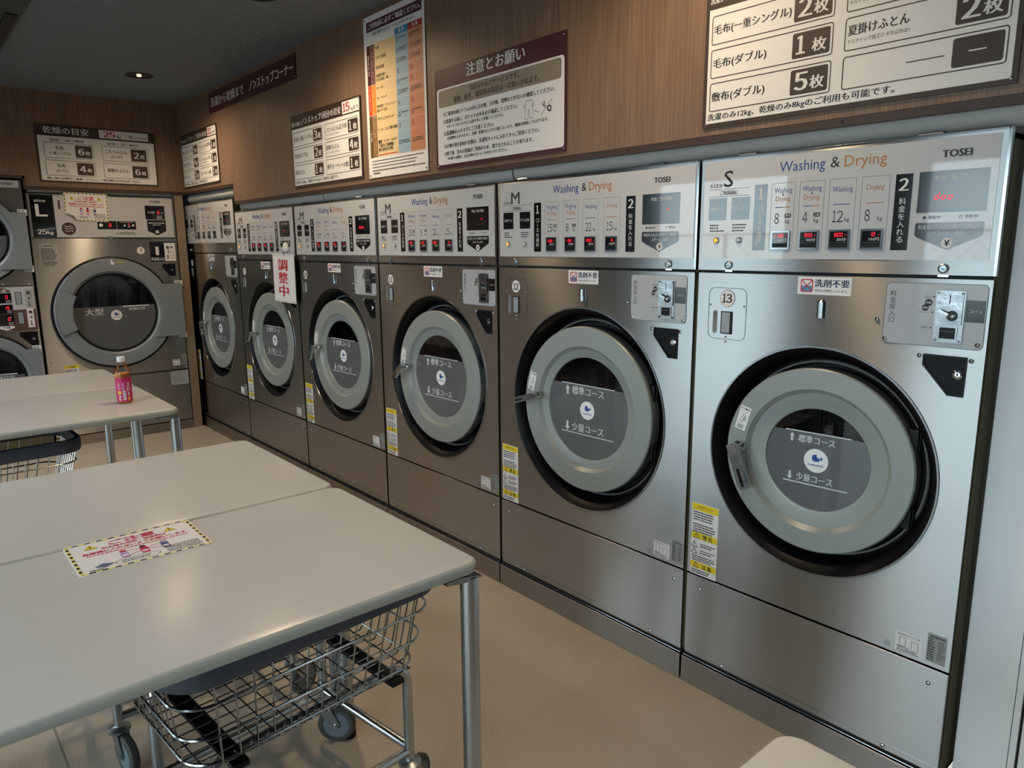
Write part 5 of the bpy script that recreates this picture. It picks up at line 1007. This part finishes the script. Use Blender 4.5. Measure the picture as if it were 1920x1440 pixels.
# ------------------------------------------------------------------ striped notice cards
def notice(w, h, cut=0.0, art=True):
    """notice with a black and yellow dashed border, in x,z front coordinates"""
    b = MB(); P = rr(0, w, 0, h, 0.012, 4)
    if cut: P = [p for p in rr(0, w, 0, h, 0.012, 4) if not (p[0] < 0.03 and p[1] < 0.03)] + [(0.0, cut * 0.75), (cut, 0.0)]
    b.prism(P, -0.0012, 0, PAPER); y = -0.0016; m = 0.0065; bw = 0.0062
    if cut: b.flat([(0.008, cut * 0.75 + 0.004), (cut + 0.004, 0.004), (cut + 0.030, 0.004)][:3], y, PAPER)
    def dash(x0, z0, x1, z1):
        L = math.hypot(x1 - x0, z1 - z0); n = max(2, int(L / 0.0125))
        for i in range(n): b.line(x0 + (x1 - x0) * i / n, z0 + (z1 - z0) * i / n, x0 + (x1 - x0) * (i + 1) / n, z0 + (z1 - z0) * (i + 1) / n, bw, y, INK if i % 2 else mat('pale_yellow', (236, 220, 120), 0.5))
    dash(m, h - m, w - m, h - m); dash(w - m, h - m, w - m, m); dash(cut or m, m, w - m, m); dash(m, (cut * 0.75) or m, m, h - m)
    for x in (w * 0.18, w * 0.80): tri_mark(b, x, h * 0.80, h * 0.075, y, INK, YEL); b.flat([(x - h * .07, h * .745), (x + h * .07, h * .745), (x, h * .87)], y - 0.0001, YEL); b.text('!', x, h * 0.755, h * 0.085, y - 0.0005, INK, align='c')
    b.text('ご注意', w * 0.5, h * 0.74, h * 0.135, y, PINK, w=w * 0.36, align='c', bold=0.05)
    b.text('引火性の洗剤・消毒剤は', w * 0.5, h * 0.655, h * 0.060, y, PINK, w=w * 0.50, align='c', bold=0.04); b.text('乾燥機に入れないようお願いします', w * 0.5, h * 0.565, h * 0.065, y, PINK, w=w * 0.80, align='c', bold=0.04); b.lines(w * 0.12, w * 0.90, h * 0.535, 1, 0.01, h * 0.025, y, PINK, 4, 0)
    for x, c1, c2 in ((0.37, PINK, mat('art_lilac', (170, 150, 205), 0.5)), (0.52, INK, PINK), (0.68, mat('art_grey', (170, 180, 195), 0.5), mat('art_navy', (60, 80, 140), 0.5))):
        b.rect(w * x - w * 0.030, w * x + w * 0.030, h * 0.24, h * 0.42, y, c2); b.rect(w * x - w * 0.022, w * x + w * 0.022, h * 0.42, h * 0.48, y, c1); b.rect(w * x - w * 0.022, w * x + w * 0.022, h * 0.28, h * 0.33, y - 0.0003, PAPER)
    b.line(w * 0.34, h * 0.24, w * 0.72, h * 0.47, 0.0016, y - 0.0006, PINK); b.line(w * 0.34, h * 0.47, w * 0.72, h * 0.24, 0.0016, y - 0.0006, PINK)
    b.annulus(w * 0.44, h * 0.15, h * 0.085 - 0.0008, h * 0.085, y, LINEG, 40, w * 0.17 / (h * 0.085)); b.lines(w * 0.32, w * 0.56, h * 0.185, 2, h * 0.05, h * 0.022, y, INK, 7, 0.3)
    b.lines(w * 0.66, w * 0.94, h * 0.27, 5, h * 0.042, h * 0.020, y, INK, 9, 0.2)
    if not cut: b.flat([(w * 0.12, h * 0.16), (w * 0.20, h * 0.10), (w * 0.27, h * 0.17), (w * 0.19, h * 0.23)], y, mat('art_slate', (90, 100, 130), 0.5)); b.lines(w * 0.08, w * 0.2, h * 0.10, 2, h * 0.04, h * 0.02, y, INK, 11, 0.3)
    return b
o = notice(0.282, 0.203).build('notice_card'); o.location = (-1.722, 1.706, ZT + 0.0004); o.rotation_euler = (-PI / 2, 0, 0)
tag(o, 'laminated notice card with striped border lying on the nearest table', 'notice card')
b = notice(0.292, 0.208, cut=0.075); b.flat([(0.003, 0.056), (0.075, 0.001), (0.060, 0.040)], -0.0030, mat('card_back', (120, 112, 104), 0.6))
o = b.build('notice_card'); o.location = (-0.874, 6.352 - 0.0045, 1.710); o.rotation_euler = (0, 0.022, 0)
tag(o, 'striped notice sheet with a curled lower left corner stuck on dryer 7', 'notice card')
